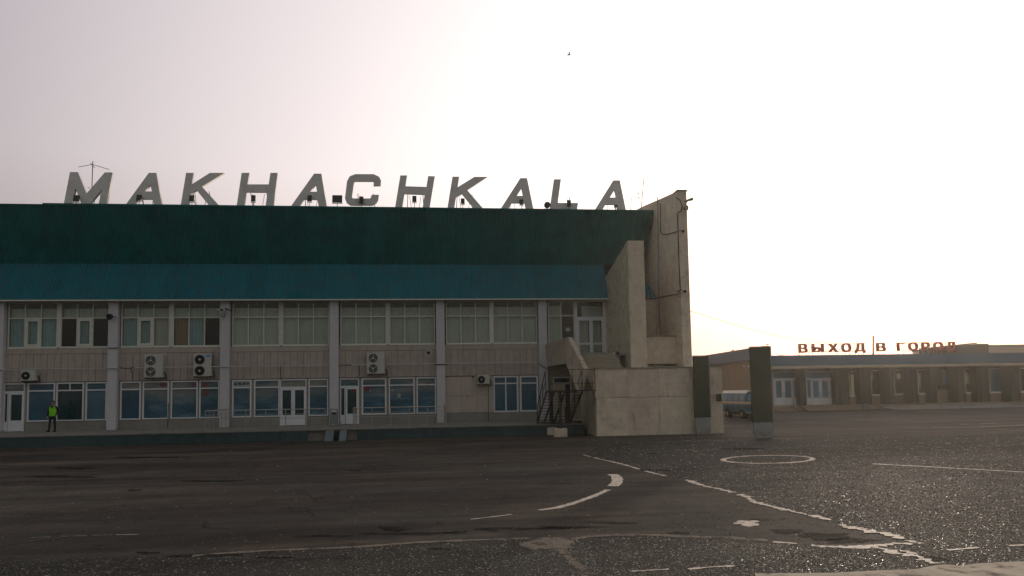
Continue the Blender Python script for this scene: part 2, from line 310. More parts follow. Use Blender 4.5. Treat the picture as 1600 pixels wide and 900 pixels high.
def tag(o, label=None, cat=None, group=None, kind=None):
    if label: o['label'] = label
    if cat: o['category'] = cat
    if group: o['group'] = group
    if kind: o['kind'] = kind
    return o
def thing(name, loc, label, cat, group=None):
    o = bpy.data.objects.new(name, None); C.objects.link(o); o.location = loc; o.empty_display_size = .3
    return tag(o, label, cat, group)
def copy_tree(o, parent=None):
    c = o.copy(); C.objects.link(c)
    if parent is not None: c.parent = parent
    for ch in [x for x in bpy.data.objects if x.parent == o]: copy_tree(ch, c)
    return c
def bb(*a): return MB().box(*a)

# ------------------------------------------------------------------ ground
def gz(x, y):
    def ss(t): t = max(0, min(1, t)); return t * t * (3 - 2 * t)
    return .2 * ss((y - 41) / 12) * ss((x - 15) / 5)
xs = [-3000, -1000, -300, -120, -60, -30, 0, 10, 14] + [15 + i for i in range(7)] + [24, 30, 40, 60, 80, 120, 300, 1000, 3000]
ys = [-1000, -100, -20, 0, 10, 20, 30, 38] + [40 + i for i in range(16)] + [60, 70, 90, 150, 400, 1200, 4500]
mb = MB(); mb.v = [(x, y, gz(x, y)) for y in ys for x in xs]; nx = len(xs)
mb.f = [(j * nx + i, j * nx + i + 1, (j + 1) * nx + i + 1, (j + 1) * nx + i) for j in range(len(ys) - 1) for i in range(nx - 1)]
tarmac = tag(mb.build('tarmac', 'asphalt', smooth=True), kind='structure')

def strip(pts, w, jag=.25, seg=.12, z=.008, gap=0.0, closed=False, wend=None):
    """ragged painted strip along ground points"""
    P = [Vector((p.x, p.y, 0)) for p in pts]
    out = []
    for a, b in zip(P, P[1:]):
        n = max(1, int((b - a).length / seg)); out += [a.lerp(b, i / n) for i in range(n)]
    out.append(P[-1]); m = MB(); L_ = []
    for i, p in enumerate(out):
        d = (out[min(i + 1, len(out) - 1)] - out[max(i - 1, 0)]).normalized(); nn = Vector((-d.y, d.x, 0))
        ww = w * (1 + random.uniform(-jag, jag)) / 2; sh = random.uniform(-jag, jag) * w * .3
        if wend is not None: ww *= 1 + (wend - 1) * i / len(out)
        a, b = p + nn * (ww + sh), p - nn * (ww - sh)
        L_.append((a, b))
    skip = 0
    for i in range(len(L_) - 1):
        if skip > 0: skip -= 1; continue
        if random.random() < gap: skip = random.randint(1, 3); continue
        (a, b), (c, d) = L_[i], L_[i + 1]
        m.add([(q.x, q.y, gz(q.x, q.y) + z) for q in (a, b, d, c)], [(0, 1, 2, 3)])
    return m
def G(*px): return [onZ(x, y, 0) for x, y in px]
def mark(name, m, mt): return tag(m.build(name, mt, tarmac))
z3 = lambda a: [(800 + x / 3.75, 660 + y / 3.75) for x, y in a]
mark('painted_line', strip(G(*z3([(590, 305), (610, 318), (619, 335), (615, 355), (590, 375)])), .3, .12, .1), 'paint')
mark('painted_line', strip(G(*z3([(562, 396), (520, 416), (470, 436), (400, 462), (330, 484), (260, 502), (160, 516)])), .17, .2), 'paint')
mark('painted_line', strip(G((735, 812), (770, 808), (800, 804)), .05, .4, gap=.12), 'paint')
el = [(1200 + 70 * math.cos(t), 718 + 6.2 * math.sin(t) + (6 - 12 * (1200 + 70 * math.cos(t) - 1130) / 140) * .12) for t in [2 * math.pi * i / 36 for i in range(37)]]
mark('painted_circle', strip(G(*el), .17, .3, .15), 'paint')
mark('painted_line', strip(G((1363, 725), (1440, 729), (1520, 733.5), (1600, 738), (1640, 740)), .14, .2), 'paint')
mark('worn_line', strip(G((912, 711), (935, 717), (960, 722.5), (985, 729), (1005, 735.5), (1040, 744)), .12, .5, gap=.02), 'paint')
mark('worn_line', strip(G((1072, 750), (1102, 760), (1128, 765), (1140, 768), (1165, 776), (1180, 785), (1200, 790), (1240, 800), (1300, 813)), .13, .9, .07, gap=.02), 'paint')
mark('worn_line', strip(G((1312, 820), (1345, 828), (1380, 834), (1405, 840), (1436, 850)), .19, .9, .06, gap=.02), 'paint')
mark('worn_line', strip(G((1437, 850), (1400, 849.5), (1370, 853), (1340, 856), (1300, 855), (1268, 853)), .14, .8, .07, gap=.02), 'paint')
mark('worn_line', strip(G((1208, 847), (1245, 850)), .1, .4), 'paint')
mark('worn_line', strip(G((1368, 856), (1400, 864), (1432, 870), (1464, 881)), .15, .9, .06, gap=.1), 'paint')
mark('worn_line', strip(G((1405, 862), (1432, 866)), .16, .5, .07), 'paint')
mark('worn_line', strip(G((1480, 860), (1530, 856), (1600, 852), (1650, 849)), .08, .4, gap=.1), 'paint')
mark('worn_line', strip(G((1455, 667.5), (1475, 668.2), (1530, 667.5), (1600, 664), (1660, 661)), .12, .3, gap=.02), 'paint')
mark('worn_line', strip(G((1500, 663), (1560, 661)), .1, .4, gap=.1), 'paint')
mark('worn_line', strip(G((48, 840.5), (80, 839.5)), .07, .4), 'seam')
mark('worn_line', strip(G((96, 839), (135, 837.5)), .07, .4), 'seam')
mark('worn_line', strip(G((145, 837), (175, 836.3)), .06, .4), 'seam')
mark('worn_line', strip(G((182, 836), (215, 835.5)), .03, .5, gap=.3), 'paint')
mark('worn_line', strip(G((985, 893.5), (1045, 890)), .05, .5, .06, gap=.1), 'paint')
mark('worn_line', strip(G((1076, 890), (1105, 887), (1148, 884.5)), .07, .5, .06, gap=.02), 'paint')

mark('worn_line', strip(G((1057, 703), (1080, 702), (1088, 706), (1100, 712)), .16, .6, gap=.1), 'seam')
mark('worn_line', strip(G((1125, 709), (1180, 706)), .1, .5, gap=.1), 'seam')
mark('worn_line', strip(G((1143, 688), (1190, 691)), .12, .5, gap=.1), 'seam')
mark('worn_line', strip(G((1094, 677.5), (1125, 678.5)), .1, .3), 'paint')
mark('worn_line', strip(G((1118, 666), (1165, 667)), .1, .3), 'palepatch')
mark('cement_seam', strip(G((700, 687), (760, 685.5), (812, 683), (850, 682)), .1, .5, gap=.05), 'seam')
mark('cement_seam', strip(G((90, 700), (190, 698), (330, 695.5), (490, 691)), .1, .5, gap=.06), 'seam')
mark('cement_seam', strip(G((300, 869), (360, 864), (430, 860), (500, 857.5), (560, 855), (650, 848), (720, 845), (790, 843), (830, 841)), .13, .35, .12, z=.007), 'seam')
mark('cement_seam', strip(G((895, 843), (925, 838), (960, 836.5), (1000, 836), (1040, 837), (1075, 839), (1118, 839.5), (1150, 841), (1200, 845)), .17, .4, .1, z=.007), 'seam')
mark('cement_seam', strip(G((872, 858), (885, 866), (895, 878), (903, 885), (912, 896), (918, 906)), .13, .5, .08, z=.007), 'seam')
def blob(cx, cy, rx, ry, mt, name, z=.006, n=26, rough=.35):
    ph = [random.uniform(0, 6.28) for _ in range(4)]
    pts = []
    for i in range(n):
        t = 2 * math.pi * i / n; k = 1 + rough * (.4 * math.sin(2 * t + ph[0]) + .35 * math.sin(3 * t + ph[1]) + .3 * math.sin(5 * t + ph[2]) + .3 * random.uniform(-1, 1))
        pts.append(onZ(cx + rx * k * math.cos(t), cy + ry * k * math.sin(t), 0))
    m = MB(); m.add([(p.x, p.y, gz(p.x, p.y) + z) for p in pts], [tuple(range(n))]); return mark(name, m, mt)
blob(858, 850, 44, 9, 'seam', 'cement_patch', z=.0075, rough=.25)
blob(1168, 818, 22, 4, 'paint', 'worn_patch', z=.006, rough=.5)
m = MB(); pp = G((1180, 897), (1300, 896), (1400, 891), (1430, 890.5), (1462, 884), (1480, 883), (1500, 885), (1530, 881), (1600, 878), (1700, 874), (1700, 935), (1180, 935))
m.add([(p.x, p.y, .010) for p in pp], [tuple(range(len(pp)))]); mark('cement_patch', m, 'palepatch')
for a in [(1163, 702, 28, 1.6), (1020, 734.5, 25, 1.8), (318, 868, 48, 3), (1290, 838, 44, 5), (556, 735.5, 10, 1), (615, 827, 22, 4), (715, 832, 18, 2.5), (1018, 708.5, 8, 1), (230, 864, 18, 1.6),
          (118, 732, 36, 1.3), (210, 766, 14, 1.4), (1185, 812, 14, 2), (890, 824, 40, 2.2), (1455, 873, 30, 4), (760, 828, 20, 2), (1060, 833, 16, 2), (685, 858, 18, 1.5), (640, 834, 60, 2.2), (500, 838, 40, 2), (820, 826, 60, 2), (960, 817, 40, 1.6), (1230, 830, 30, 3), (1330, 845, 40, 3.5), (90, 745, 60, 1.6), (230, 715, 50, 1.2), (330, 752, 40, 1.5), (1160, 701, 30, 1.5), (430, 872, 30, 1.6)]:
    blob(*a, 'pothole', 'tar_patch', z=.0055, rough=.5)

# coarse chipped asphalt: everything in front of the cement seam and right of the jagged line
SEAM = [(-100, 879), (0, 876), (330, 866), (560, 855), (800, 842), (900, 842), (1030, 836), (1115, 840), (1270, 853), (1436, 850)]
ZIG = [(912, 711), (1075, 750), (1140, 769), (1240, 801), (1350, 829), (1436, 850)]
pp = G(*([(-100, 960)] + SEAM + ZIG[::-1] + [(930, 700), (1000, 692), (1150, 690), (1300, 682), (1800, 672), (1800, 960)]))
m = MB(); m.add([(p.x, p.y, .003) for p in pp], [tuple(range(len(pp)))]); m.build('coarse_asphalt', 'coarse', tarmac)
def grit():
    rng = np.random.default_rng(3); N_ = 120000
    px = rng.uniform(-60, 1660, N_); py = 680 + (905 - 680) * rng.uniform(0, 1, N_) ** .75
    seam = np.interp(px, *zip(*SEAM)); zig = np.interp(px, *zip(*ZIG))
    coarse = ((py > seam) & (px < 1436)) | (px >= 1436) | ((px > 912) & (py < zig))
    right = np.clip((px - 300) / 1000, 0, 1)
    dens = np.where(coarse, .45 + .55 * right, .05 + .06 * right); keep = rng.uniform(0, 1, N_) < dens
    vs = []; fs = []; mi = []
    for x, y, cz in zip(px[keep], py[keep], coarse[keep]):
        p = onZ(x, y, 0)
        if p.y > 40 or (p.x < 9 and p.y > 38.5): continue
        u = rng.uniform(); k = (0 if u < .05 + .16 * min(1, max(0, (x - 500) / 700)) else (1 if u < .55 else 2)) if cz else (0 if u < .03 else 1 if u < .4 else 2)
        r = (rng.uniform(.45, 1.15) * 1.3e-3 if k == 0 else rng.uniform(.35, .9) * 1.2e-3) * p.y; a = rng.uniform(0, 6.28); c, s_ = math.cos(a) * r * 1.2, math.sin(a) * r * 1.2; o = len(vs)
        h = min(.02, r * (rng.uniform(.08, .32) if k == 0 else rng.uniform(.2, .8)))
        vs += [(p.x + c, p.y + s_, .003), (p.x - .5 * c - .87 * s_, p.y - .5 * s_ + .87 * c, .003), (p.x - .5 * c + .87 * s_, p.y - .5 * s_ - .87 * c, .003), (p.x + c * .2, p.y, .003 + h)]
        fs += [(o, o + 1, o + 3), (o + 1, o + 2, o + 3), (o + 2, o, o + 3)]; mi += [k] * 3
    me = bpy.data.meshes.new('grit'); me.from_pydata(vs, [], fs)
    for n_ in ('stone', 'stone_b', 'stone_c'): me.materials.append(M[n_])
    me.polygons.foreach_set('material_index', mi)
    o = bpy.data.objects.new('grit', me); C.objects.link(o); tag(o, 'pale grit scattered over the dark cracked asphalt', 'grit', kind='stuff')
grit()

# ------------------------------------------------------------------ walkway along the terminal
YP, YG, YC = 40.1, 46.6, 46.28        # front of the walkway, window plane, front of the columns
DK = .55
wk = tag(bb(-45, 8.6, YP + .12, YG + .3, 0, DK).build('walkway', 'deck'), kind='structure')
x = -44.0
while x < 8.0:
    w = 1.3
    if not (x < -4.0 and x + w > -5.3): bb(x + .006, min(x + w, 8.6) - .006, YP, YP + .12, 0, DK - .02).build('kerb_slab', 'kerb', wk)
    x += w
bb(-45, 8.6, YP - .03, YP + .3, DK - .02 + .002, DK + .04).build('edge_coping', 'deck', wk)
for k in range(40):
    pass
# double ramp boards in front of the walkway
rp = thing('wheel_ramp', (-4.7, YP - .5, 0), 'pair of pale sloping ramp boards with a dark gap against the walkway edge', 'ramp')
for a, b in ((508.5, 521.5), (531, 541.5)):
    x0 = onY(a, 680, YP - .2).x; x1 = onY(b, 680, YP - .2).x
    MB().prism([(x0, YP - .06, 0), (x0, YP - .06, DK - .02), (x0, YP - .7, .02), (x0, YP - .7, 0)], (x1 - x0, 0, 0)).build('ramp_board', 'ramp', rp)
x0 = onY(522, 680, YP).x; x1 = onY(530.5, 680, YP).x
bb(x0, x1, YP - .1, YP - .05, 0, DK - .1).build('gap_dark_panel', 'blackmetal', rp)  # black panel stands in for the dark gap between the boards

# ------------------------------------------------------------------ terminal building
T = thing('terminal_building', (-5, YG, 0), 'long two storey terminal with teal ribbed roof and cream panel walls above the apron', 'building')
def XG(x, y=560, Y=YG): return onY(x, y, Y).x
COLS = [-24.99, -18.62, -12.17, -5.68, .87, 7.39]
for cx in COLS:
    bb(cx - .27, cx + .27, YC, YG + .25, DK, 8.3).build('column', 'column', T, bevel=.015)
    bb(cx - .36, cx + .36, YC + .06, YG + .1, DK, DK + .1).build('column_base', 'conc', T)
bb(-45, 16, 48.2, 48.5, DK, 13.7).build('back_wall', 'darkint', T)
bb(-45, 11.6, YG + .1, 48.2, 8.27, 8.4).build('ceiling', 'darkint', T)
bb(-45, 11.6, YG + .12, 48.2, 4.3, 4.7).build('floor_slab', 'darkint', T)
bb(-45, 16, 48.6, 62, DK, 13.6).build('rear_block', 'cream', T)
BAYS = []
for i in range(6):
    a = COLS[i] + .27; b = (COLS[i + 1] - .27) if i < 5 else 11.55
    BAYS.append((a, b))
bb(-45, COLS[0] - .27, YG, YG + .3, DK, 8.3).build('wall', 'clad', T)

ZU0, ZU1, ZT = 5.48, 8.2, 7.25          # upper windows
def pane(w, x0, x1, z0, z1, y=YG, name='pane'):
    return MB().box(x0, x1, y + .035, y + .043, z0, z1).build(name, 'glass', w)
def folds(x0, x1, z0, z1, y, amp=.03, per=.14, ph=0):
    n = max(4, int((x1 - x0) / per * 4)); m = MB()
    for i in range(n + 1):
        x = x0 + (x1 - x0) * i / n; yy = y + amp * math.sin(2 * math.pi * (x - x0) / per + ph) * (1 + .3 * math.sin(x * 3.1))
        m.v += [(x, yy, z0), (x, yy, z1)]
    m.f = [(2 * i, 2 * i + 2, 2 * i + 3, 2 * i + 1) for i in range(n)]; return m
def upper(a, b, opens, drapes, frame='oldframe', ew=.07):
    """one three-light upper window between x=a and x=b"""
    m = MB(); mw = .06; n = 3; cw = (b - a - 2 * ew - (n - 1) * mw) / n
    m.frame(a, b, ZU0, ZU1, YG, YG + .09, ew)
    xs_ = [a + ew + i * (cw + mw) for i in range(n)]
    m.box(a + ew, b - ew, YG + .004, YG + .085, ZT - .035, ZT + .035)
    for i in range(1, n):
        m.box(xs_[i] - mw, xs_[i], YG + .002, YG + .087, ZU0 + ew, ZT - .035); m.box(xs_[i] - mw, xs_[i], YG + .002, YG + .087, ZT + .035, ZU1 - ew)
    w = m.build('window', frame, T)
    for i, x in enumerate(xs_):
        pane(w, x, x + cw, ZT + .035, ZU1 - ew)
        if i in opens:
            s = MB().frame(x, x + cw, ZU0 + ew, ZT - .035, YG - .02, YG + .05, .15).build('sash', frame, w)
            pane(w, x + .15, x + cw - .15, ZU0 + ew + .15, ZT - .185)
        else: pane(w, x, x + cw, ZU0 + ew, ZT - .035)
        d = drapes[i]
        if d:
            mt, top = d
            folds(x - .02, x + cw + .02, ZU0 + .06, top, YG + .2, .025, .13 if mt == 'blind' else .17, random.random() * 6).build('curtain', mt, w)
            if top < ZU1 - .3: folds(x - .02, x + cw + .02, ZT + .03, ZU1 - .36, YG + .24, .012, .2).build('curtain', 'blind', w)
        else:
            folds(x - .02, x + cw + .02, ZT + .03, ZU1 - .36, YG + .24, .012, .2).build('curtain', 'blind', w)
    bb(a, b, YG - .05, YG + .02, ZU0 - .05, ZU0 - .002).build('sill', frame, w)
    return w
FULL = ZU1 - .36; LOW = ZT - .03
BL = ('blind', FULL); CU = ('curtain', LOW); CW = ('curtain_w', LOW); CO = ('curtain_o', LOW)
spec = {0: [((1,), (CU, CU, CU)), ((1,), (None, CU, None))], 1: [((1,), (CU, CU, CW)), ((), (CO, CU, None))]}
for i in range(5):
    a, b = BAYS[i]; a += .08; b -= .06; mid = (a + b) / 2
    bb(mid - .075, mid + .075, YG - .02, YG + .12, ZU0, ZU1).build('mullion_post', 'oldframe', T)
    for k, (u0, u1) in enumerate(((a, mid - .076), (mid + .076, b))):
        op, dr = spec.get(i, [((), (BL, BL, BL))] * 2)[k]
        upper(u0, u1, op, dr)
    # cladding
    bb(a - .08, b + .06, YG - .03, YG + .1, 5.12, 5.425).build('sill_board', 'clad', T)
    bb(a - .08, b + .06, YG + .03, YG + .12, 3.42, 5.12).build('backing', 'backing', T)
    n = 15; pw = (b - a + .14) / n
    for j in range(n):
        x0 = a - .08 + j * pw
        dy = random.uniform(-.006, .006)
        bb(x0 + .009, x0 + pw - .009, YG - .02 + dy, YG + .03, 4.28, 5.10).build('cladding_panel', 'clad', T)
        bb(x0 + .009, x0 + pw - .009, YG - .02 - dy, YG + .03, 3.46, 4.265).build('cladding_panel', 'clad', T)
    if i < 4:
        n = 5; pw = (b - a + .14) / n
        d0 = {0: (5, 38.5), 2: (437.5, 479), 3: (531, 561)}.get(i)
        ds = [(XG(d0[0], 640), XG(d0[1], 640))] if d0 else []
        for j in range(n):
            x0, x1 = a - .08 + j * pw, a - .08 + (j + 1) * pw
            for (p0, p1) in ds:
                if x0 < p1 and x1 > p0:
                    if x0 < p0 - .15: bb(x0 + .004, p0, YG - .01, YG + .1, DK, 1.08).build('plinth_panel', 'plinth', T)
                    x0 = min(p1, x1) if x1 > p1 else None
                    break
            if x0 is not None and x1 - x0 > .08: bb(x0 + .004, x1 - .004, YG - .01, YG + .1, DK, 1.08).build('plinth_panel', 'plinth', T)
ZG0, ZG1, ZGT = 1.12, 3.4, 2.93
def film(w, x0, x1, z0, z1, mt):
    return MB().box(x0, x1, YG + .06, YG + .07, z0, z1).build('film', mt, w)
def lower(px0, px1, mt='mural', splitx=None, thick=.075, top='mural', full_split=False):
    a, b = XG(px0, 620), XG(px1, 620); m = MB().frame(a, b, ZG0, ZG1, YG - .03, YG + .09, thick)
    m.box(a + thick, b - thick, YG - .026, YG + .086, ZGT - .04, ZGT + .04)
    if splitx:
        s = XG(splitx, 620); m.box(s - .03, s + .03, YG - .022, YG + .08, ZGT + .04, ZG1 - thick)
        if full_split: m.box(s - .04, s + .04, YG - .022, YG + .08, ZG0 + thick, ZGT - .04)
    w = m.build('window', 'white', T)
    pane(w, a + thick, b - thick, ZG0 + thick, ZGT - .04); pane(w, a + thick, b - thick, ZGT + .04, ZG1 - thick)
    film(w, a + thick, b - thick, ZG0 + thick, ZGT - .04, mt); film(w, a + thick, b - thick, ZGT + .04, ZG1 - thick, top)
    return w
def door(px0, px1, leaves, side=None, mt='film_d'):
    """leaves: list of px ranges; side: narrow light px range"""
    a, b = XG(px0, 630), XG(px1, 630)
    m = MB(); m.box(a, b, YG - .03, YG + .09, ZG1 - .07, ZG1); m.box(a, a + .06, YG - .03, YG + .09, DK, ZG1 - .07); m.box(b - .06, b, YG - .03, YG + .09, DK, ZG1 - .07)
    m.box(a + .06, b - .06, YG - .026, YG + .086, 2.84, 2.94)
    d = m.build('door_frame', 'white', T)
    pane(d, a + .06, b - .06, 2.94, ZG1 - .07); film(d, a + .06, b - .06, 2.94, ZG1 - .07, 'mural')
    for (l0, l1) in leaves + ([side] if side else []):
        x0, x1 = XG(l0, 630), XG(l1, 630); t = .11 if (l0, l1) != side else .05
        q = MB().frame(x0 + .004, x1 - .004, DK + .03, 2.835, YG - .045, YG + .03, t)
        q.box(x0 + t, x1 - t, YG - .03, YG + .02, DK + .03 + t, 1.1); q.box(x0 + t, x1 - t, YG - .04, YG + .03, 1.1, 1.1 + t)
        leaf = q.build('door', 'white', T)
        pane(leaf, x0 + t, x1 - t, 1.1 + t, 2.835 - t); film(leaf, x0 + t, x1 - t, 1.1 + t, 2.835 - t, mt)
        if (l0, l1) != side:
            hx = x0 + .055 if leaves.index((l0, l1)) == len(leaves) - 1 and len(leaves) == 1 else x1 - .055
            if len(leaves) == 2 and (l0, l1) == leaves[1]: continue
            MB().path([(hx, YG - .045, 1.95), (hx + .0, YG - .12, 1.95), (hx, YG - .12, 1.6), (hx, YG - .045, 1.6)], .02).build('handle', 'white', leaf)
    return d
# bay 1
door(5.5, 38.5, [(14, 38)], (6.5, 13.5))
lower(43, 86, 'film', top='film'); lower(88, 131, 'film_d', splitx=109, top='film_d'); lower(134, 167, 'film_l', top='film')
# bay 2
lower(188, 220, 'film'); v1 = lower(223, 264, 'mural'); v2 = lower(267, 309, 'mural'); v3 = lower(311.5, 343, 'mural')
# bay 3
w = lower(362.5, 393, 'mural', top='paper', thick=.09)
for k in range(4):
    cx = XG(367.5 + k * 6.6, 598); r = random
    bl = MB()
    for q in range(4): bl.box(cx - .1 + q * .045, cx - .1 + q * .045 + .05, YG + .052, YG + .058, 3.1 + r.uniform(-.03, .04), 3.17 + r.uniform(0, .06))
    bl.build('print', 'ink', w)
lower(397, 437, 'mural'); door(437.5, 479, [(438.5, 458), (458, 478)]); lower(482, 513, 'mural')
# bay 4
door(531, 561, [(540, 560)], (532, 539.5))
w4 = lower(565, 604, 'mural', thick=.1); w5 = lower(607.5, 648, 'mural'); w6 = lower(651, 681.5, 'mural')
def spot(w, px, py, r, mt='redprint', sx=1):
    p = onY(px, py, YG + .055); n = 16
    MB().prism([(p.x + r * sx * math.cos(6.2832 * i / n), YG + .053, p.z + r * math.sin(6.2832 * i / n)) for i in range(n)], (0, .004, 0)).build('print', mt, w)
spot(w4, 573.5, 606.5, .22, sx=.9); spot(w4, 578, 611, .05, 'paper'); spot(w4, 586, 612, .04, 'redprint'); spot(w5, 623.5, 618, .14, 'paper', .8); spot(w5, 613, 610, .06, 'paper')
spot(v1, 255, 601, .13, 'fadedred', 1.7); spot(v3, 319.5, 602, .2, 'fadedred', .9); spot(v3, 322, 613, .22, 'fadedred', 1.0); spot(v2, 303, 601, .1, 'fadedred', 1.5); spot(w6, 669, 600, .12, 'fadedred', .8)
dl = [o for o in bpy.data.objects if o.name.startswith('door') and o.parent == T][-2]
spot(dl, 553.5, 608, .2, sx=.75)
# bay 5: blank wall then two windows
a, b = BAYS[4]
xm = XG(770.5, 620); ws = (xm - a) / 3
for j in range(3):
    for z0, z1 in ((1.14, 2.2), (2.21, 3.4)): bb(a + j * ws + .006, a + (j + 1) * ws - .006, YG - .015 + .004 * (j % 2), YG + .1, z0 + .004, z1 - .004).build('wall_panel', 'wallpink', T)
bb(a, b, YG - .03, YG + .1, DK, 1.12).build('plinth', 'plinth', T)
lower(771, 810, 'film', splitx=790.5, full_split=True, thick=.09, top='film'); lower(812.5, 841, 'film', thick=.1, top='film')
# narrow piers between ground windows
bb(-24.8, 7.3, YG + .072, YG + .14, DK, 3.42).build('wall', 'cream', T)
# bay 6: stair head with glazed door, and the room under it
a, b = BAYS[5]; ZL = 4.62
m = MB(); fw = .09
for (p0, p1) in ((856.5, 898.5),):
    x0, x1 = XG(p0, 510), XG(p1, 510); m.frame(x0, x1, ZL, ZU1, YG, YG + .09, fw); xm_ = XG(877, 510); m.box(xm_ - .035, xm_ + .035, YG + .002, YG + .085, ZL + fw, ZU1 - fw); m.box(x0 + fw, x1 - fw, YG + .004, YG + .08, 7.2, 7.27)
w = m.build('window', 'oldframe', T)
for (q0, q1) in ((x0 + fw, xm_ - .035), (xm_ + .035, x1 - fw)):
    for (r0, r1) in ((ZL + fw, 7.2), (7.27, ZU1 - fw)): pane(w, q0, q1, r0, r1)
folds(x0 + .1, xm_, ZL + .1, ZU1 - .3, YG + .24, .02, .15).build('curtain', 'blind', w)
p = onY(887, 515, YG + .1); bb(p.x - .15, p.x + .15, YG + .046, YG + .05, p.z - .12, p.z + .12).build('paper_notice', 'paper', w)
x0, x1 = XG(899, 520), XG(946, 520)
m = MB(); m.box(x0, x1, YG - .02, YG + .1, ZU1 - .08, ZU1); m.box(x0, x0 + .14, YG - .02, YG + .1, ZL, ZU1 - .08); m.box(x1 - .14, x1, YG - .02, YG + .1, ZL, ZU1 - .08); m.box(x0 + .14, x1 - .14, YG - .015, YG + .095, 7.02, 7.16)
d = m.build('door_frame', 'white', T); pane(d, x0 + .14, x1 - .14, 7.16, ZU1 - .08)
folds(x0 + .5, x1 - .14, 7.16, ZU1 - .3, YG + .3, .01, .2).build('curtain', 'blind', d)
xc = XG(923.5, 520)
for (l0, l1) in ((x0 + .14, xc), (xc, x1 - .14)):
    leaf = MB().frame(l0 + .004, l1 - .004, ZL + .02, 7.015, YG - .03, YG + .05, .11); leaf.box(l0 + .11, l1 - .11, YG - .025, YG + .045, 5.35, 5.47)
    lf = leaf.build('door', 'white', T); pane(lf, l0 + .11, l1 - .11, 5.47, 6.9); pane(lf, l0 + .11, l1 - .11, ZL + .13, 5.35)
    folds(l0 + .1, l1 - .1, ZL + .1, 6.9, YG + .35, .015, .2).build('curtain', 'curtain_w', lf)
bb(xc + .02, xc + .05, YG - .09, YG - .06, 5.6, 5.9).build('handle', 'white', lf)
bb(x1, 11.75, YG - .01, YG + .2, ZL, 8.27).build('wall', 'fin', T)
bb(a, 11.75, YG + .0, YG + .2, 3.3, 4.4).build('wall', 'cream', T)
# wall and service door below the landing
q0, q1 = XG(864, 600), XG(893, 600)
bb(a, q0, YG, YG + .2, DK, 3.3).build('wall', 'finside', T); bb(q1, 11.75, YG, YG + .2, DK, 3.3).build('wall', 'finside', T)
sd = MB().frame(q0, q1, DK, 3.3, YG - .02, YG + .1, .09); sd.box(q0 + .09, q1 - .09, YG - .02, YG + .1, 2.82, 2.92); sd = sd.build('door_frame', 'oldframe', T)
pane(sd, q0 + .09, q1 - .09, 2.92, 3.21); film(sd, q0 + .09, q1 - .09, 2.92, 3.21, 'darkint')
bb(q0 + .09, q0 + .8, YG + .01, YG + .06, DK, 2.82).build('door', 'vancream', T); bb(q0 + .8, q1 - .09, YG + .05, YG + .09, DK, 2.82).build('dark_opening', 'darkint', T)

# roof: lower slope, fold, upper leaning fascia, ribs as geometry
YE, ZE, YF, ZF, YT, ZTP = 45.95, 8.27, 47.1, 10.62, 45.8, 13.93
X2L, X2R = onY(1067, 560, 41.2).x, onY(1081.5, 560, 41.2).x
def corrug(x0, x1, p, q, pitch, amp, clip=None, lift=None):
    """ribbed sheet from edge p=(y,z) to edge q=(y,z); trapezoid ribs"""
    p = Vector((0, *p)); q = Vector((0, *q)); nrm_ = Vector((0, (q - p).z, -(q - p).y)).normalized(); nrm_ = -nrm_ if nrm_.y > 0 else nrm_
    m = MB(); xs_ = []; x = x0; k = 0
    prof = [(0, 0), (.35, 0), (.5, 1), (.85, 1)]
    while x < x1:
        for (t, h) in prof: xs_.append((x + t * pitch, h))
        x += pitch
    xs_.append((x1, 0))
    for (x, h) in xs_:
        pe = p if not lift or x < lift[0] else p.lerp(q, min(1, (x - lift[0]) / (lift[1] - lift[0])))
        qe = q if not clip or x < clip[0] else q.lerp(p, min(1, (x - clip[0]) / (clip[1] - clip[0])))
        for e in (pe, qe):
            v = e + nrm_ * h * amp; m.v.append((x, v.y, v.z))
    m.f = [(2 * i, 2 * i + 2, 2 * i + 3, 2 * i + 1) for i in range(len(xs_) - 1)]
    return m
def sheets(x0, x1, p, q, name, mt, lift=None, clip=None):
    x = x0; k = 0
    while x < x1 - .1:
        w = min(PIT * 7, x1 - x); off = .0015 * (k % 2)
        corrug(x, x + w - .001, (p[0] - off, p[1]), (q[0] - off, q[1]), PIT, .045, lift=lift, clip=clip).build(name, mt, T); x += w; k += 1
PIT = .17
sheets(-30, X2L - .02, (YF, ZF), (YT, ZTP), 'upper_roof_sheet', 'roof_dark', (13.95, 14.9))
sheets(-30, 11.62, (YE, ZE), (YF, ZF), 'lower_roof_sheet', 'roof_blue')
sheets(12.8, X2L - .02, (YE, ZE), (YF, ZF), 'lower_roof_sheet', 'roof_blue', clip=(13.6, 14.85))
bb(11.4, X2L - .01, 46.2, 46.4, ZE + .2, 13.7).build('wall', 'fin', T) if False else None
bb(-45, 11.62, YE - .02, YE + .08, ZE - .07, ZE + .012).build('eave_trim', 'oldframe', T)
bb(-45, 11.6, YE + .08, YG - .002, ZE - .06, ZE - .02).build('soffit', 'cream', T)
bb(-45, onY(67, 322, YT).x, YT - .06, YT + .25, ZTP - .02, ZTP + .02).build('roof_capping', 'roof_dark', T)
bb(onY(67, 322, YT).x + .004, X2L - .02, YT - .07, YT + .3, ZTP - .02, ZTP + .085).build('roof_capping', 'roof_dark', T)
bb(-45, X2L - .02, YT + .3, 62, 13.75, 13.9).build('roof_deck', 'conc', T)
bb(-45, 14.5, YT + .28, YT + .3, 10.7, 13.75).build('roof_lining', 'darkint', T) if False else None

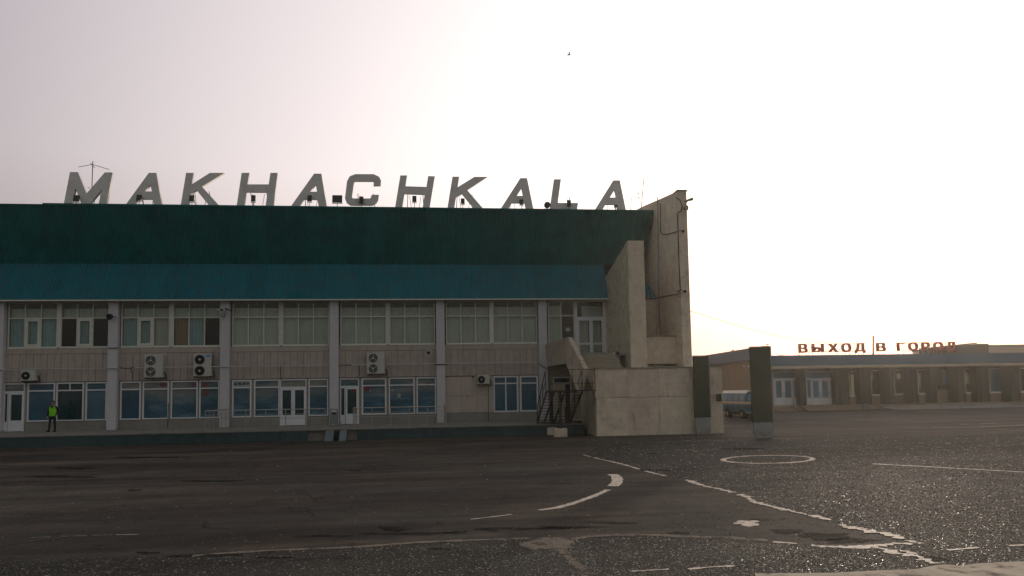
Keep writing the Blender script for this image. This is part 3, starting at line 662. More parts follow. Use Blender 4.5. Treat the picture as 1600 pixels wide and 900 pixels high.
# fins
X1L, X1R = 11.66, 12.62
MB().prism([(X1L, 41.2, 0), (X1L, 41.2, 11.06), (X1L, 46.3, 9.86), (X1L, 47.2, 9.6), (X1L, 47.2, 0)], (X1R - X1L, 0, 0)).build('fin_wall', 'fin', T, bevel=.02)
MB().prism([(X2L, 41.2, 0), (X2L, 41.2, 14.02), (X2L, 44.4, 14.4), (X2L, 48, 14.85), (X2L, 51, 15.15), (X2L, 51, 0)], (X2R - X2L, 0, 0)).build('fin_wall', 'fin', T, bevel=.02)
bb(X2L - .03, X2R + .04, 41.12, 41.9, 14.03, 14.09).build('fin_capping', 'conc', T)
bb(X1R, X2L, 46.0, 46.25, 0, 8.2).build('wall', 'fin', T)
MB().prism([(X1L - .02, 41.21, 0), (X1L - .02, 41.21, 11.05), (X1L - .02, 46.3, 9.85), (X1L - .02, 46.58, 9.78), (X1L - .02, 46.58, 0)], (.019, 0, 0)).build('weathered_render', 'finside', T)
# boxed duct between the fins
p = onY(1056, 526, 42.3); bb(X1R + .002, p.x, 42.3, 43.9, 3.9, p.z).build('boxed_duct', 'fin', T, bevel=.02)
bb(X1R + .002, p.x + .06, 42.22, 43.95, p.z, p.z + .06).build('duct_capping', 'cream', T)
bb(X1R, X2L, 42.0, 46.0, 3.62, 3.75).build('balcony_slab', 'conc', T)

# concrete outside stair
P0, P1, P2 = onY(852, 538, 46.25), onY(887, 527, 42.0), onY(913, 577, 39.8)
Q0, Q1, Q2 = onY(855, 573, 46.25), onY(884, 568, 42.0), onY(903, 615, 39.8)
def slabp(top0, top1, bot1, bot0, th=.22):
    return MB().prism([top0, top1, bot1, bot0], (th, 0, 0))
slabp(P0, P1, Q1, Q0).build('stair_parapet', 'parapet', T, bevel=.015)
slabp(P1 + Vector((.004, -.002, 0)), P2, Q2, Q1 + Vector((.004, -.002, 0)), .26).build('stair_parapet', 'parapet', T, bevel=.015)
MB().prism([(P0.x + .23, YG - .02, 4.42), (P1.x + .23, 42.0, 4.42), (11.6, 42.0, 4.42), (11.6, YG - .02, 4.42)], (0, 0, .18)).build('stair_landing', 'conc', T)
for k in range(12):
    z = 4.6 - .172 * (k + 1); y1 = 42.0 - .3 * k
    xl = 8.35 + .055 * k
    bb(xl, 10.95, y1 - .3, y1 - (.0 if k else 0.002), z - .22, z).build('step', 'step', T)
    bb(xl - .0, 10.97, y1 - .33, y1 - .3 + .002, z - .05, z + .004).build('lit_step_nosing', 'cream', T)  # paler colour paints the lit step edges apart from the shaded risers
bb(10.97, 11.2, 42.0, 46.5, 3.9, 4.66).build('stair_edge', 'conc', T)

# ------------------------------------------------------------------ low concrete block in front
K = thing('annex_wall', (13, 38.2, 0), 'stained cream concrete wall below the stair between black steps and green pillar', 'wall')
XA, XB, ZA = onY(930.5, 640, 38.2).x, onY(1130, 640, 38.2).x, onY(1000, 575.5, 38.2).z
ncol = 4; pw = (XB - XA) / ncol
for j in range(ncol):
    bb(XA + j * pw + .004 + (.0), XA + (j + 1) * pw - .004, 38.2, 38.45, 2.02, ZA).build('concrete_panel', 'rust', K)
    bb(XA + j * pw + .004 + (.06 if j == 0 else 0), XA + (j + 1) * pw - .004, 38.19, 38.45, 0, 2.0).build('concrete_panel', 'rust' if j % 2 else 'fin', K)
bb(XA - .03, XB + .02, 38.14, 38.5, ZA + .002, ZA + .05).build('wall_coping', 'conc', K)
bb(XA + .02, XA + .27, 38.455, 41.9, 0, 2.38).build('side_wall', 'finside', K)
bb(XA + .02, XB, 38.46, 41.9, 2.385, 2.5).build('landing_slab', 'conc', K)
bb(XB - .25, XB, 38.455, 41.9, 0, 2.38).build('side_wall', 'fin', K)
bb(X1R - .9, X1R + .2, 38.46, 41.1, 2.5, 3.3).build('plinth_block', 'conc', K) if False else None

# ------------------------------------------------------------------ black metal stair
XS0, XS1 = onY(855.5, 612, 38.5).x, onY(912, 612, 38.5).x; ZM = 2.44
ms = thing('steel_staircase', (XS0, 39, 0), 'black open steel staircase with handrails beside the concrete wall', 'staircase')
bb(XS0, XA - .01, 37.95, 38.95, ZM - .07, ZM).build('landing_plate', 'blackmetal', ms)
NST = 11
for k in range(NST):
    t = (k + .7) / NST; y = 38.95 + t * 3.3; z = ZM - t * (ZM - DK)
    bb(XS0 - .03, XS1 + .03, y - .13, y + .13, z - .018, z + .012).build('tread', 'blackmetal', ms)
for x in (XS0, XS0 + .42, XS0 + 1.0, XS1):
    MB().prism([(x - .025, 38.9, ZM - .02), (x - .025, 38.9, ZM - .17), (x - .025, 42.35, DK - .02), (x - .025, 42.55, DK + .08)], (.05, 0, 0)).build('stringer', 'blackmetal', ms)
for x in (XS0 - .02, XS1 + .02):
    m = MB(); m.path([(x, 38.95, ZM + 1.05), (x, 42.0, DK + 1.05), (x, 42.3, DK + .2)], .025); m.path([(x, 38.95, ZM + .55), (x, 42.0, DK + .55)], .014)
    m.build('handrail', 'blackmetal', ms)
    for t in (0, .33, .66): MB().tube((x, 38.97 + t * 3.1, ZM - t * 1.8), (x, 38.97 + t * 3.1, ZM + 1.05 - t * 1.85), .022).build('rail_post', 'blackmetal', ms)
for x in (XS0 + .02, XS0 + 1.25, XA - .04): MB().tube((x, 38.0, ZM), (x, 38.0, ZM + 1.08), .02).build('rail_post', 'blackmetal', ms)
MB().path([(XS0 + .45, 38.0, ZM + 1.08), (XA - .04, 38.0, ZM + 1.08)], .018).path([(XS0 + .02, 38.0, ZM + .35), (XA - .04, 38.0, ZM + .35)], .012).build('landing_rail', 'blackmetal', ms)
BL1, BL2 = onZ(863, 680, 0), onZ(877, 683, 0)
for (px, w, yy) in ((861.5, .09, BL1.y + .2), (875.5, .07, BL2.y + .15)):
    xx = onY(px, 640, yy).x; bb(xx - w, xx + w, yy - .06, yy + .06, .35, ZM - .07).build('support_post', 'blackmetal', ms)
xx = onY(886, 635, 40.4).x; bb(xx - .13, xx + .13, 40.3, 40.42, DK + .1, ZM - .9).build('support_post', 'blackmetal', ms)
bb(xx - .11, xx + .11, 40.0, 40.2, 1.5, ZM - .1).build('support_post', 'blackmetal', ms)
for p, w, h, lab in ((BL1, .27, .42, 'left pale concrete block under the black steel stair post'), (BL2, .33, .45, 'front pale concrete block under the steel stair with a reddish stain')):
    o = bb(p.x - w, p.x + w, p.y, p.y + .45, 0, h).build('concrete_block', 'rust', bevel=.02); tag(o, lab, 'block', 'concrete blocks under the steel stair')

# ------------------------------------------------------------------ MAKHACHKALA roof letters
YL = 46.15
r1 = lambda a: [(x / 4, 230 + y / 4) for x, y in a]
r2 = lambda a: [(350 + x / 4, 230 + y / 4) for x, y in a]
r3 = lambda a: [(700 + x / 4, 230 + y / 4) for x, y in a]
LET = [
 ('M', 'leftmost roof letter, an M beside the thin aerial', r1([(397, 362), (437, 155), (487, 155), (540, 290), (655, 157), (704, 157), (664, 362), (614, 362), (637, 262), (556, 362), (510, 362), (472, 255), (442, 362)]), None),
 ('A', 'first letter A of the roof sign, right of the M', r1([(783, 362), (930, 160), (977, 160), (1011, 362), (961, 362), (953, 324), (862, 324), (835, 362)]), r1([(940, 232), (949, 276), (905, 276)])),
 ('K', 'first letter K of the roof sign, between A and H', r1([(1129, 362), (1163, 160), (1210, 160), (1198, 232), (1312, 160), (1403, 160), (1262, 246), (1367, 362), (1304, 362), (1228, 268), (1190, 292), (1178, 362)]), None),
 ('H', 'first letter H of the roof sign, fourth from left', r2([(79, 366), (110, 160), (158, 160), (146, 232), (279, 232), (290, 160), (335, 160), (308, 366), (260, 366), (272, 280), (137, 280), (126, 366)]), None),
 ('A', 'letter A standing just left of the letter C on the roof', r2([(420, 366), (563, 165), (608, 165), (641, 366), (591, 366), (583, 326), (497, 326), (470, 366)]), r2([(573, 232), (581, 278), (538, 278)])),
 ('C', 'rounded letter C in the middle of the roof sign', r2([(978, 240), (982, 210), (970, 185), (935, 168), (820, 168), (785, 182), (768, 215), (756, 320), (765, 345), (790, 362), (925, 362), (950, 350), (964, 330), (968, 297), (925, 297), (920, 316), (912, 320), (806, 320), (799, 312), (812, 218), (820, 212), (930, 212), (936, 218), (934, 240)]), None),
 ('H', 'letter H standing right of the letter C on the roof', r2([(1069, 378), (1102, 176), (1144, 176), (1134, 244), (1265, 248), (1276, 180), (1318, 182), (1284, 382), (1241, 382), (1254, 294), (1127, 290), (1113, 379)]), None),
 ('K', 'second letter K of the roof sign, right of the second H', r3([(-4, 384), (28, 184), (70, 184), (60, 250), (165, 185), (247, 185), (120, 268), (222, 386), (165, 384), (88, 290), (50, 312), (39, 382)]), None),
 ('A', 'letter A standing just left of the letter L on the roof', r3([(327, 388), (452, 193), (494, 193), (535, 392), (490, 392), (480, 348), (400, 348), (374, 389)]), r3([(460, 256), (470, 304), (430, 304)])),
 ('L', 'letter L standing between the last two letters A', r3([(637, 394), (664, 200), (706, 200), (686, 348), (813, 348), (806, 395)]), None),
 ('A', 'last letter of the roof sign, an A nearest the tall fin wall', r3([(913, 401), (1034, 207), (1074, 207), (1114, 402), (1067, 402), (1058, 358), (985, 358), (960, 401)]), r3([(1042, 266), (1052, 314), (1012, 314)])),
]
def letter_mesh(outer, hole, Y, th, nm, mt):
    cv = bpy.data.curves.new('tmp', 'CURVE'); cv.dimensions = '2D'; cv.fill_mode = 'BOTH'; cv.extrude = th / 2
    for poly in [outer] + ([hole] if hole else []):
        s = cv.splines.new('POLY'); s.points.add(len(poly) - 1); s.use_cyclic_u = True
        for pt, (x, y) in zip(s.points, poly):
            p = onY(x, y, Y); pt.co = (p.x, p.z, 0, 1)
    o = bpy.data.objects.new('tmp', cv); C.objects.link(o); bpy.context.view_layer.update()
    me = bpy.data.meshes.new_from_object(o.evaluated_get(bpy.context.evaluated_depsgraph_get()))
    bpy.data.objects.remove(o); bpy.data.curves.remove(cv)
    me.transform(Matrix(((1, 0, 0, 0), (0, 0, 1, Y + th / 2), (0, 1, 0, 0), (0, 0, 0, 1))))
    me.materials.clear(); me.materials.append(M[mt]); me.name = nm; return me
for ch, lab, outer, hole in LET:
    me = letter_mesh(outer, hole, YL, .22, 'letter_face', 'letter')
    cx = sum(p[0] for p in outer) / len(outer); c = onY(cx, 320, YL)
    t = thing('sign_letter', (c.x, YL, 13.9), 'grey italic ' + lab, 'letter', 'letters of the roof sign')
    o = bpy.data.objects.new('letter_face', me); C.objects.link(o); attach(o, t)
    m = MB()
    for dx in (-.45, .5):
        m.tube((c.x + dx, YL + .2, 15.0), (c.x + dx * 1.15, YL + 1.3, 13.9), .022, 6); m.tube((c.x + dx * .75, YL + .24, 14.9), (c.x + dx * .45, YL + .24, 13.9), .015, 5)
    m.build('brace', 'blackmetal', t)

# small floodlights in front of the letters
def flood(px, py, w, h, lab, rnd=False):
    p = onY(px, py, 45.98); t = thing('floodlight', (p.x, 45.98, ZTP + .08), lab, 'floodlight', 'floodlights along the roof edge')
    if rnd:
        MB().prism([(p.x + w * math.cos(6.2832 * i / 18), 45.85, p.z + w * math.sin(6.2832 * i / 18)) for i in range(18)], (0, .22, 0)).build('housing', 'lampbody', t, bevel=.02)
        MB().disc((p.x, p.z), w * .8, 46.071, 46.08).build('lens', 'lampglass', t)
    else:
        MB().prism([(p.x - w, 45.86, p.z - h), (p.x + w, 45.86, p.z - h), (p.x + w, 45.94, p.z + h), (p.x - w, 45.94, p.z + h)], (0, .14, .0)).build('housing', 'lampbody', t, bevel=.012)
        bb(p.x - w * .8, p.x + w * .8, 46.085, 46.095, p.z - h * .8, p.z + h * .8).build('lens', 'lampglass', t)
    m = MB(); m.tube((p.x, 45.98, ZTP + .02), (p.x, 45.98, p.z - h - .05), .018); m.box(p.x - w - .02, p.x + w + .02, 45.95, 46.0, p.z - h - .06, p.z - h - .03); m.box(p.x - w * .9, p.x + w * .9, 45.93, 46.03, ZTP + .085, ZTP + .11); m.build('bracket', 'blackmetal', t)
for a in [(119.5, 310, .15, .2, 'small square floodlight inside the letter M'), (217.5, 309, .14, .18, 'small floodlight in front of the first letter A'), (300, 310, .14, .2, 'small dark floodlight at the foot of the first K'),
          (396, 310, .13, .2, 'small floodlight inside the first letter H'), (484, 310, .13, .2, 'small floodlight in front of the letter A left of C'), (527, 311, .3, .24, 'widest floodlight, in the gap left of the letter C'),
          (564.5, 312, .13, .2, 'small floodlight at the foot of the letter C'), (647.5, 311, .13, .2, 'small floodlight inside the second letter H'), (723, 314.5, .12, .18, 'small floodlight below the second letter K'),
          (814.5, 316, .12, .18, 'small floodlight in front of the A left of L'), (889, 317, .12, .18, 'small floodlight on the foot of the letter L'), (962, 322, .1, .09, 'tiny floodlight under the last letter A')]:
    flood(*a)
flood(855, 320.5, .2, .2, 'round black floodlight left of the letter L', True)

# aerials
def aer(pts_list, loc, lab, rr=.02):
    t = thing('roof_aerial', loc, lab, 'aerial')
    for i, pts in enumerate(pts_list): MB().path(pts, rr if i == 0 else rr * .7, 5).build('mast' if i == 0 else 'aerial_rod', 'cable', t)
Ya = 47.5
q = lambda x, y, Y=Ya: onY(x, y, Y)
aer([[q(142.5, 330), q(145, 252)], [q(122, 261), q(144.5, 257)], [q(144.5, 257), q(171, 265)], [q(141, 255), q(148, 262)], [q(137, 293), q(141, 294)]], (q(143, 325).x, Ya, 13.9), 'thin roof aerial with two spread rods behind the letter M', .025)
Ya = 46.5
aer([[q(1001.5, 330), q(1006.5, 273)], [q(995, 302.5), q(1003, 301)], [q(998, 300), q(998.5, 314)], [q(995, 308), q(1002, 311)]], (q(1002, 328).x, Ya, 13.9), 'tall whip aerial at the right end of the roof', .025)
aer([[q(985.5, 330), q(986.5, 309)]], (q(985.5, 330).x, Ya, 13.9), 'short thin rod aerial right of the last letter', .02)

# pipes and cables on the tall fin
t = thing('wall_conduit', (X2L, 44.4, 3.8), 'long thin vertical conduit on the side of the tall fin wall', 'conduit')
xl = X2L - .03
MB().path([onX(1027.5, 308, xl), onX(1029, 420, xl), onX(1030, 500, xl), onX(1032, 524, xl)], .03).build('pipe', 'conc', t)
t = thing('wall_conduit', (X2L, 41.6, 8), 'dark conduit near the front edge of the tall fin wall', 'conduit')
MB().path([onX(1058.5, 333, xl), onX(1060.5, 400, xl), onX(1063, 455, xl)], .035).build('pipe', 'cable', t)
MB().path([onX(1058.5, 333, xl), onX(1064, 330, xl), onX(1066, 322, xl), onX(1062, 312, xl), onX(1056, 309, xl)], .03).build('cable', 'cable', t)
MB().path([onX(1032, 318, xl), onX(1032, 362, xl), onX(1036, 366, xl), onX(1044, 366, xl), onX(1053, 363, xl), onX(1063, 360.5, xl)], .022).build('cable', 'cable', t)
MB().path([onX(1013, 467, xl), onX(1022, 466.5, xl), onX(1040, 463, xl), onX(1059, 459.5, xl)], .03).build('cable', 'cable', t)
for (px, py) in ((1061, 455), (1062, 462), (1064, 459)):
    p = onX(px, py, xl); bb(xl - .1, xl, p.y - .12, p.y + .12, p.z - .08, p.z + .08).build('junction_box', 'conc', t)
for (px, py, lab) in ((1069, 315, 'floodlight arm at the top corner of the tall fin wall'), (1069, 325, 'grey lamp below the top corner of the tall fin wall'), (1066, 361.5, 'small lamp on the front edge of the tall fin wall'), (1069, 455, 'small round lamp low on the tall fin wall')):
    p = onY(px, py, 41.1); t = thing('wall_lamp', tuple(p), lab, 'lamp')
    if py == 315:
        MB().tube(p, onY(1083, 310.5, 40.9), .04, 6, .1).build('lamp_arm', 'conc', t); MB().tube(onY(1069, 321, 41.1), onY(1076, 313, 41), .02).build('brace', 'conc', t)
    else:
        r = .16 if py == 325 else .09
        bpyp = MB().tube(p, p + Vector((.12 if py == 325 else 0, -.16, -.03)), r * .7, 12, r); bpyp.build('housing', 'conc' if py == 325 else 'cable', t)
        MB().tube(p + Vector((0, -.02, 0)), p + Vector((-.1, .12, .1)), .02).build('bracket', 'cable', t)

# ------------------------------------------------------------------ things fixed on the front of the terminal
wp = thing('wall_pipe', (-8, YC - .05, 4.2), 'white horizontal service pipe running along the cream panels between the storeys', 'pipe')
yp = YC - .05
for (a, b) in ((-60, 186), (210, 236), (256, 303), (330, 516), (549, 574), (603, 840)):
    MB().path([onY(a, 577.5 - .0135 * a if a > 0 else 577.5 + .8, yp) if a > 0 else Vector((-30, yp, 4.21)), onY(b, 577.5 - .0135 * b, yp)], .035).build('pipe', 'pipe', wp)
cb = thing('wall_cable', (-14, YC - .06, 4.2), 'sagging black cable strung along the wall beside the service pipe', 'cable')
def ly(x): return 577.5 - .0135 * x
for pts in ([(186, 574.5), (197, 576), (214, 574)], [(204, 576), (207, 584), (207, 594)], [(530, 571.5), (549, 571)], [(672, 568.5), (686, 570), (700, 569)], [(841, 567), (848, 573), (856, 577)], [(169, 544), (186, 543.5)], [(438, 572), (439, 594)], [(333, 549), (332, 572), (329, 580)], [(561, 570), (561.5, 587)], [(763, 600), (763, 658)], [(263, 630), (262, 668)]):
    MB().path([onY(x, y, YC - .03) for x, y in pts], .022, 5).build('cable', 'cable', cb)

def ac(px0, px1, py0, py1, fans, lab, logo=False, dark=False):
    a = onY(px0, (py0 + py1) / 2, 46.15); b = onY(px1, (py0 + py1) / 2, 46.15); z1 = onY((px0 + px1) / 2, py0, 46.15).z; z0 = onY((px0 + px1) / 2, py1, 46.15).z
    t = thing('air_conditioner', (a.x, 46.3, z0), lab, 'air conditioner', 'air conditioner units on the terminal wall')
    bb(a.x, b.x, 46.15, 46.5, z0, z1).build('casing', 'ac', t, bevel=.02)
    w = b.x - a.x; n = fans; r = min(w * .3, (z1 - z0) / n * .42)
    for k in range(n):
        cx = a.x + w * (.36 if n == 2 else .33); cz = z0 + (z1 - z0) * (k + .5) / n
        g = MB().disc((cx, cz), r, 46.14, 46.149, 24).build('fan', 'acdark', t)
        m = MB()
        for rr in (r, r * .72, r * .45): m.ring((cx, cz), rr, rr - .012, 46.12, 46.135, 24)
        m.build('fan_grille', 'ac' if dark else 'acdark', g)
        MB().disc((cx, cz), r * .2, 46.115, 46.139, 12).build('fan_hub', 'white', g)
        bl = MB()
        for q_ in range(3):
            an = q_ * 2.094 + .5 + k
            bl.prism([(cx + r * .15 * math.cos(an), 46.136, cz + r * .15 * math.sin(an)), (cx + r * .85 * math.cos(an - .25), 46.136, cz + r * .85 * math.sin(an - .25)), (cx + r * .85 * math.cos(an + .3), 46.136, cz + r * .85 * math.sin(an + .3))], (0, .003, 0))
        if dark: bl.build('fan_blade', 'conc', g)
    if logo: bb(b.x - w * .32, b.x - w * .06, 46.143, 46.149, z1 - .17, z1 - .06).build('brand_label', 'bluelabel', t)
    m = MB(); m.box(a.x + .05, a.x + .1, 46.1, 46.58, z0 - .06, z0 - .001); m.box(b.x - .1, b.x - .05, 46.1, 46.58, z0 - .06, z0 - .001); m.build('bracket', 'blackmetal', t)
    MB().path([(b.x + .01, 46.4, z0 + .3), (b.x + .1, 46.4, z0 + .22), (b.x + .12, 46.45, z0 - .05), (b.x + .06, 46.55, z0 - .12)], .03).build('hose', 'cable', t)
    for k in range(6): pass
ac(33, 55, 579, 595, 1, 'small single fan air conditioner above the leftmost door')
ac(225, 254, 554, 590, 2, 'double fan air conditioner above the second bay, left of its twin', dark=True)
ac(302, 330, 553, 588, 2, 'double fan air conditioner with a small blue label beside a column', logo=True)
ac(573, 601, 551, 584, 2, 'double fan air conditioner above the fourth bay windows with pale blades', dark=True)
ac(746, 765, 586, 600, 1, 'small single fan air conditioner on the blank stained wall')
# lamps and loudspeaker
def wall_round(px, py, r, lab, cat, nm, mt):
    p = onY(px, py, 46.05); t = thing(nm, (p.x, 46.2, p.z), lab, cat)
    MB().tube(p + Vector((-.05, -.16, -.06)), p, r, 16, r * .75).build('housing', mt, t)
    MB().tube(p + Vector((-.055, -.175, -.066)), p + Vector((-.05, -.16, -.06)), r * (.85 if mt != 'ac' else .4), 16).build('lens', 'acdark', t)
    MB().path([p, p + Vector((.18, .12, -.03)), p + Vector((.2, .2, -.03))], .02).build('bracket', 'cable', t)
wall_round(173.5, 494, .19, 'black round floodlight on the pale column above the second bay', 'floodlight', 'wall_floodlight', 'lampbody')
wall_round(671, 550, .24, 'grey round loudspeaker on the cream panels left of a column', 'loudspeaker', 'loudspeaker', 'ac')
p = onY(349, 488, YC); t = thing('camera_cluster', (p.x, YC, p.z), 'cluster of grey camera and lamp fittings high on the third column', 'camera')
MB().tube(p + Vector((0, -.25, .12)), p + Vector((0, -.02, .12)), .16, 14, .12).build('dome', 'ac', t)
MB().tube(p + Vector((.02, -.28, -.17)), p + Vector((.02, -.04, -.17)), .13, 14, .1).build('lamp_head', 'conc', t)
MB().path([p + Vector((-.35, -.25, .1)), p + Vector((-.1, -.15, .12))], .045).build('camera_body', 'ac', t)
MB().path([p + Vector((0, -.05, .25)), p + Vector((.25, -.1, .2)), p + Vector((.55, -.12, .05))], .03).build('arm', 'cable', t)
MB().tube(p + Vector((-.02, -.3, .12)), p + Vector((-.02, -.26, .12)), .08, 10).build('lens', 'acdark', t)
for (px, py, lab) in ((739, 589, 'small dark junction box left of the single fan unit on the blank wall'), (730, 620, 'small rusty wall hook low on the blank wall'), (756, 581, 'small rusty bolt above the single fan unit')):
    p = onY(px, py, YG - .05); tag(MB().tube(p, p + Vector((0, .1, 0)), .06 if py == 589 else .04, 10).build('wall_fitting', 'cable' if py == 589 else 'redletter'), lab, 'wall fitting')

# ------------------------------------------------------------------ railings, bin
def railing(x0, x1, Y, n, lab, returns=()):
    t = thing('handrail', (x0, Y, DK + .04), lab, 'railing', 'steel railings on the walkway'); z = 1.66
    MB().path([(x0, Y, z), (x1, Y, z)], .025).build('top_rail', 'steel', t)
    for zz in (1.42, 1.18): MB().path([(x0, Y, zz), (x1, Y, zz)], .012).build('mid_rail', 'steel', t)
    for i in range(n):
        x = x0 + (x1 - x0) * i / (n - 1); MB().tube((x, Y, DK), (x, Y, z), .022).build('post', 'steel', t)
    for x, Y2, k in returns:
        MB().path([(x, Y, z), (x, Y2, z)], .025).build('top_rail', 'steel', t)
        for zz in (1.42, 1.18): MB().path([(x, Y, zz), (x, Y2, zz)], .012).build('mid_rail', 'steel', t)
        for j in range(1, k + 1):
            yy = Y + (Y2 - Y) * j / k; MB().tube((x, yy, DK), (x, yy, z), .02).build('post', 'steel', t)
YR = 42.6
A0, A1 = onY(319, 650, YR - 1.5), onY(508, 650, YR)
xs0 = onY(319, 650, 41.1).x
railing(xs0, onY(508, 650, 41.3).x, 41.3, 7, 'steel railing in front of the third bay windows', [(xs0, 46.1, 6)])
railing(onY(552, 650, 41.3).x, onY(697, 650, 41.3).x, 41.3, 6, 'steel railing in front of the fourth bay windows right of the bin', [(onY(552, 650, 41.3).x, 43.3, 3), (onY(697, 650, 41.3).x, 45.9, 6)])
p = onY(522, 660, 45.4); bx = p.x
t = thing('litter_bin', (bx, 45.4, DK), 'grey litter bin in a black frame on the walkway beside a column', 'litter bin')
bb(bx - .15, bx + .15, 45.25, 45.5, DK + .08, DK + .82).build('bin_body', 'binbody', t, bevel=.015); bb(bx - .12, bx + .12, 45.235, 45.249, DK + .68, DK + .78).build('bin_mouth', 'acdark', t)
MB().path([(bx - .2, 45.37, DK), (bx - .2, 45.37, DK + .98), (bx + .2, 45.37, DK + .98), (bx + .2, 45.37, DK)], .022).build('bin_frame', 'blackmetal', t)

# ------------------------------------------------------------------ gate pillars
def pillar(px0, px1, pt, pg, pb, Y, lab):
    a, b = onY(px0, 600, Y).x, onY(px1, 600, Y).x; zt = onY((px0 + px1) / 2, pt, Y).z; zg = onY((px0 + px1) / 2, pg, Y).z
    t = thing('gate_pillar', ((a + b) / 2, Y, 0), lab, 'pillar', 'dark green gate pillars')
    bb(a, b - .05, Y, Y + .16, zg, zt).build('panel', 'green', t, bevel=.01)
    bb(b - .048, b, Y - .01, Y + .2, zg - .02, zt + .01).build('edge_trim', 'conc', t)
    bb(a - .01, b + .01, Y - .015, Y + .2, zt + .012, zt + .04).build('capping', 'lampbody', t)
    m = MB(); n = 7
    m.prism([(a + .08, Y + .01, 0), (b - .1, Y + .01, 0), (b - .05, Y + .01, .12), (b - .03, Y + .01, .32), (b - .03, Y + .01, zg - .005), (a + .03, Y + .01, zg - .005), (a + .03, Y + .01, .35), (a + .1, Y + .01, .22)], (0, .22, 0))
    m.build('concrete_foot', 'lightconc', t, bevel=.02)
    m = MB()
    for k in range(9): 
        x = a + .1 + random.random() * (b - a - .25); z = random.random() * .3; s_ = random.uniform(.05, .11); m.prism([(x - s_, Y - .03, z), (x + s_, Y - .02, z), (x + s_ * .6, Y - .01, z + s_ * 1.4), (x - s_ * .5, Y - .02, z + s_ * 1.2)], (0, .06, 0))
    m.build('broken_plaster', 'conc', t)
pillar(1084.5, 1109.5, 556.5, 652, 676, 37.75, 'dark green panel pillar against the cream wall, the farther of two')
pillar(1174.5, 1207, 542.5, 660, 685, 33.6, 'dark green panel pillar on broken concrete foot standing free, the nearer')
p = onY(1123.5, 621, 38.1); o = bb(p.x - .12, p.x + .1, 38.0, 38.19, p.z - .2, p.z + .2).build('meter_box', 'exitcol', bevel=.01); tag(o, 'small dark meter box on the cream wall right of the first green pillar', 'meter box')

# ------------------------------------------------------------------ exit hall and its wing
YX = 64.0; YB = 65.1
H = thing('exit_hall', (45, YX, .2), 'long low exit hall with blue fascia, brown posts and white doors behind the apron', 'building')
def XE(x, y=600, Y=YB): return onY(x, y, Y).x
zf1, zf0 = onY(1300, 554.5, YX).z, onY(1300, 571, YX).z; zc = onY(1300, 575, YX).z
xe0, xe1 = onY(1200, 565, YX).x, onY(1760, 560, YX).x
x = xe0; 
while x < xe1: bb(x, min(x + 5.9, xe1) - .01, YX, YX + .3, zf0, zf1).build('fascia_panel', 'bluefascia', H); x += 5.9
bb(xe0, xe1, YX - .12, YX + .1, zc, zf0 - .004).build('cornice', 'vancream', H)
bb(xe0, xe1, YX + .3, 78, zf1 - .35, zf1 - .06).build('roof', 'conc', H)
bb(xe0, xe1, YX + .1, YB + .6, zc + .01, zc + .08).build('soffit', 'exitwall', H)
zb = .62
SEE = [(1327, 1342, 580, 618), (1361, 1379, 578.5, 617), (1397, 1415.5, 577.5, 616), (1434, 1452.5, 577, 615), (1508, 1524, 576, 614)]
xw = xe0
for (p0, p1, yt_, yb_) in SEE:
    w0, w1 = XE(p0) + .05, XE(p1) - .05; za, zb_ = onY(p0, yt_, YB).z - .05, onY(p0, yb_, YB).z + .05
    bb(xw, w0, YB + .06, YB + .4, zb, zc).build('wall', 'exitwall', H); bb(w0, w1, YB + .06, YB + .4, zb, zb_).build('wall', 'exitwall', H); bb(w0, w1, YB + .06, YB + .4, za, zc).build('wall', 'exitwall', H); xw = w1
bb(xw, xe1, YB + .06, YB + .4, zb, zc).build('wall', 'exitwall', H)
YR_ = 77.0; xw = xe0
for (p0, p1, yt_, yb_) in [(1330, 1336, 585, 616), (1362, 1365.5, 584, 594), (1402, 1409, 583.5, 592), (1436, 1440, 583, 607), (1509, 1515, 582, 600)]:
    w0, w1 = XE(p0, 600, YR_), XE(p1, 600, YR_); za, zb_ = onY(p0, yt_, YR_).z, onY(p0, yb_, YR_).z
    bb(xw, w0, YR_, YR_ + .3, 0, zf1 - .3).build('rear_wall', 'exitwall', H); bb(w0, w1, YR_, YR_ + .3, 0, zb_).build('rear_wall', 'exitwall', H); bb(w0, w1, YR_, YR_ + .3, za, zf1 - .3).build('rear_wall', 'exitwall', H); bb(w0, w1, YR_ + .1, YR_ + .11, zb_, za).build('sun_diffuser', 'transl', H); xw = w1  # translucent sheets added to keep sun streaks through the hall off the ground
bb(xw, xe1, YR_, YR_ + .3, 0, zf1 - .3).build('rear_wall', 'exitwall', H); bb(xe0, xe1, YB + .3, YR_, .3, zb).build('floor', 'exitcol', H); bb(xe0 - .3, xe0, YB, YR_, 0, zf1 - .3).build('side_wall', 'exitwall', H)
POSTS = [1248, 1305, 1342, 1381, 1417.5, 1453, 1488.5, 1525, 1572.5, 1620, 1668]
for pxx in POSTS:
    w_ = .5; x0 = XE(pxx + 1, Y=YX + .25); bb(x0, x0 + w_, YX + .25, YB + .05, zb, zc).build('post', 'exitcol', H)
    bb(x0 + w_ + .1, x0 + w_ + .16, YB - .1, YB + .05, zb, zc).build('downpipe', 'oldframe', H)
def zpx(y, x=1400, Y=YB): return onY(x, y, Y).z
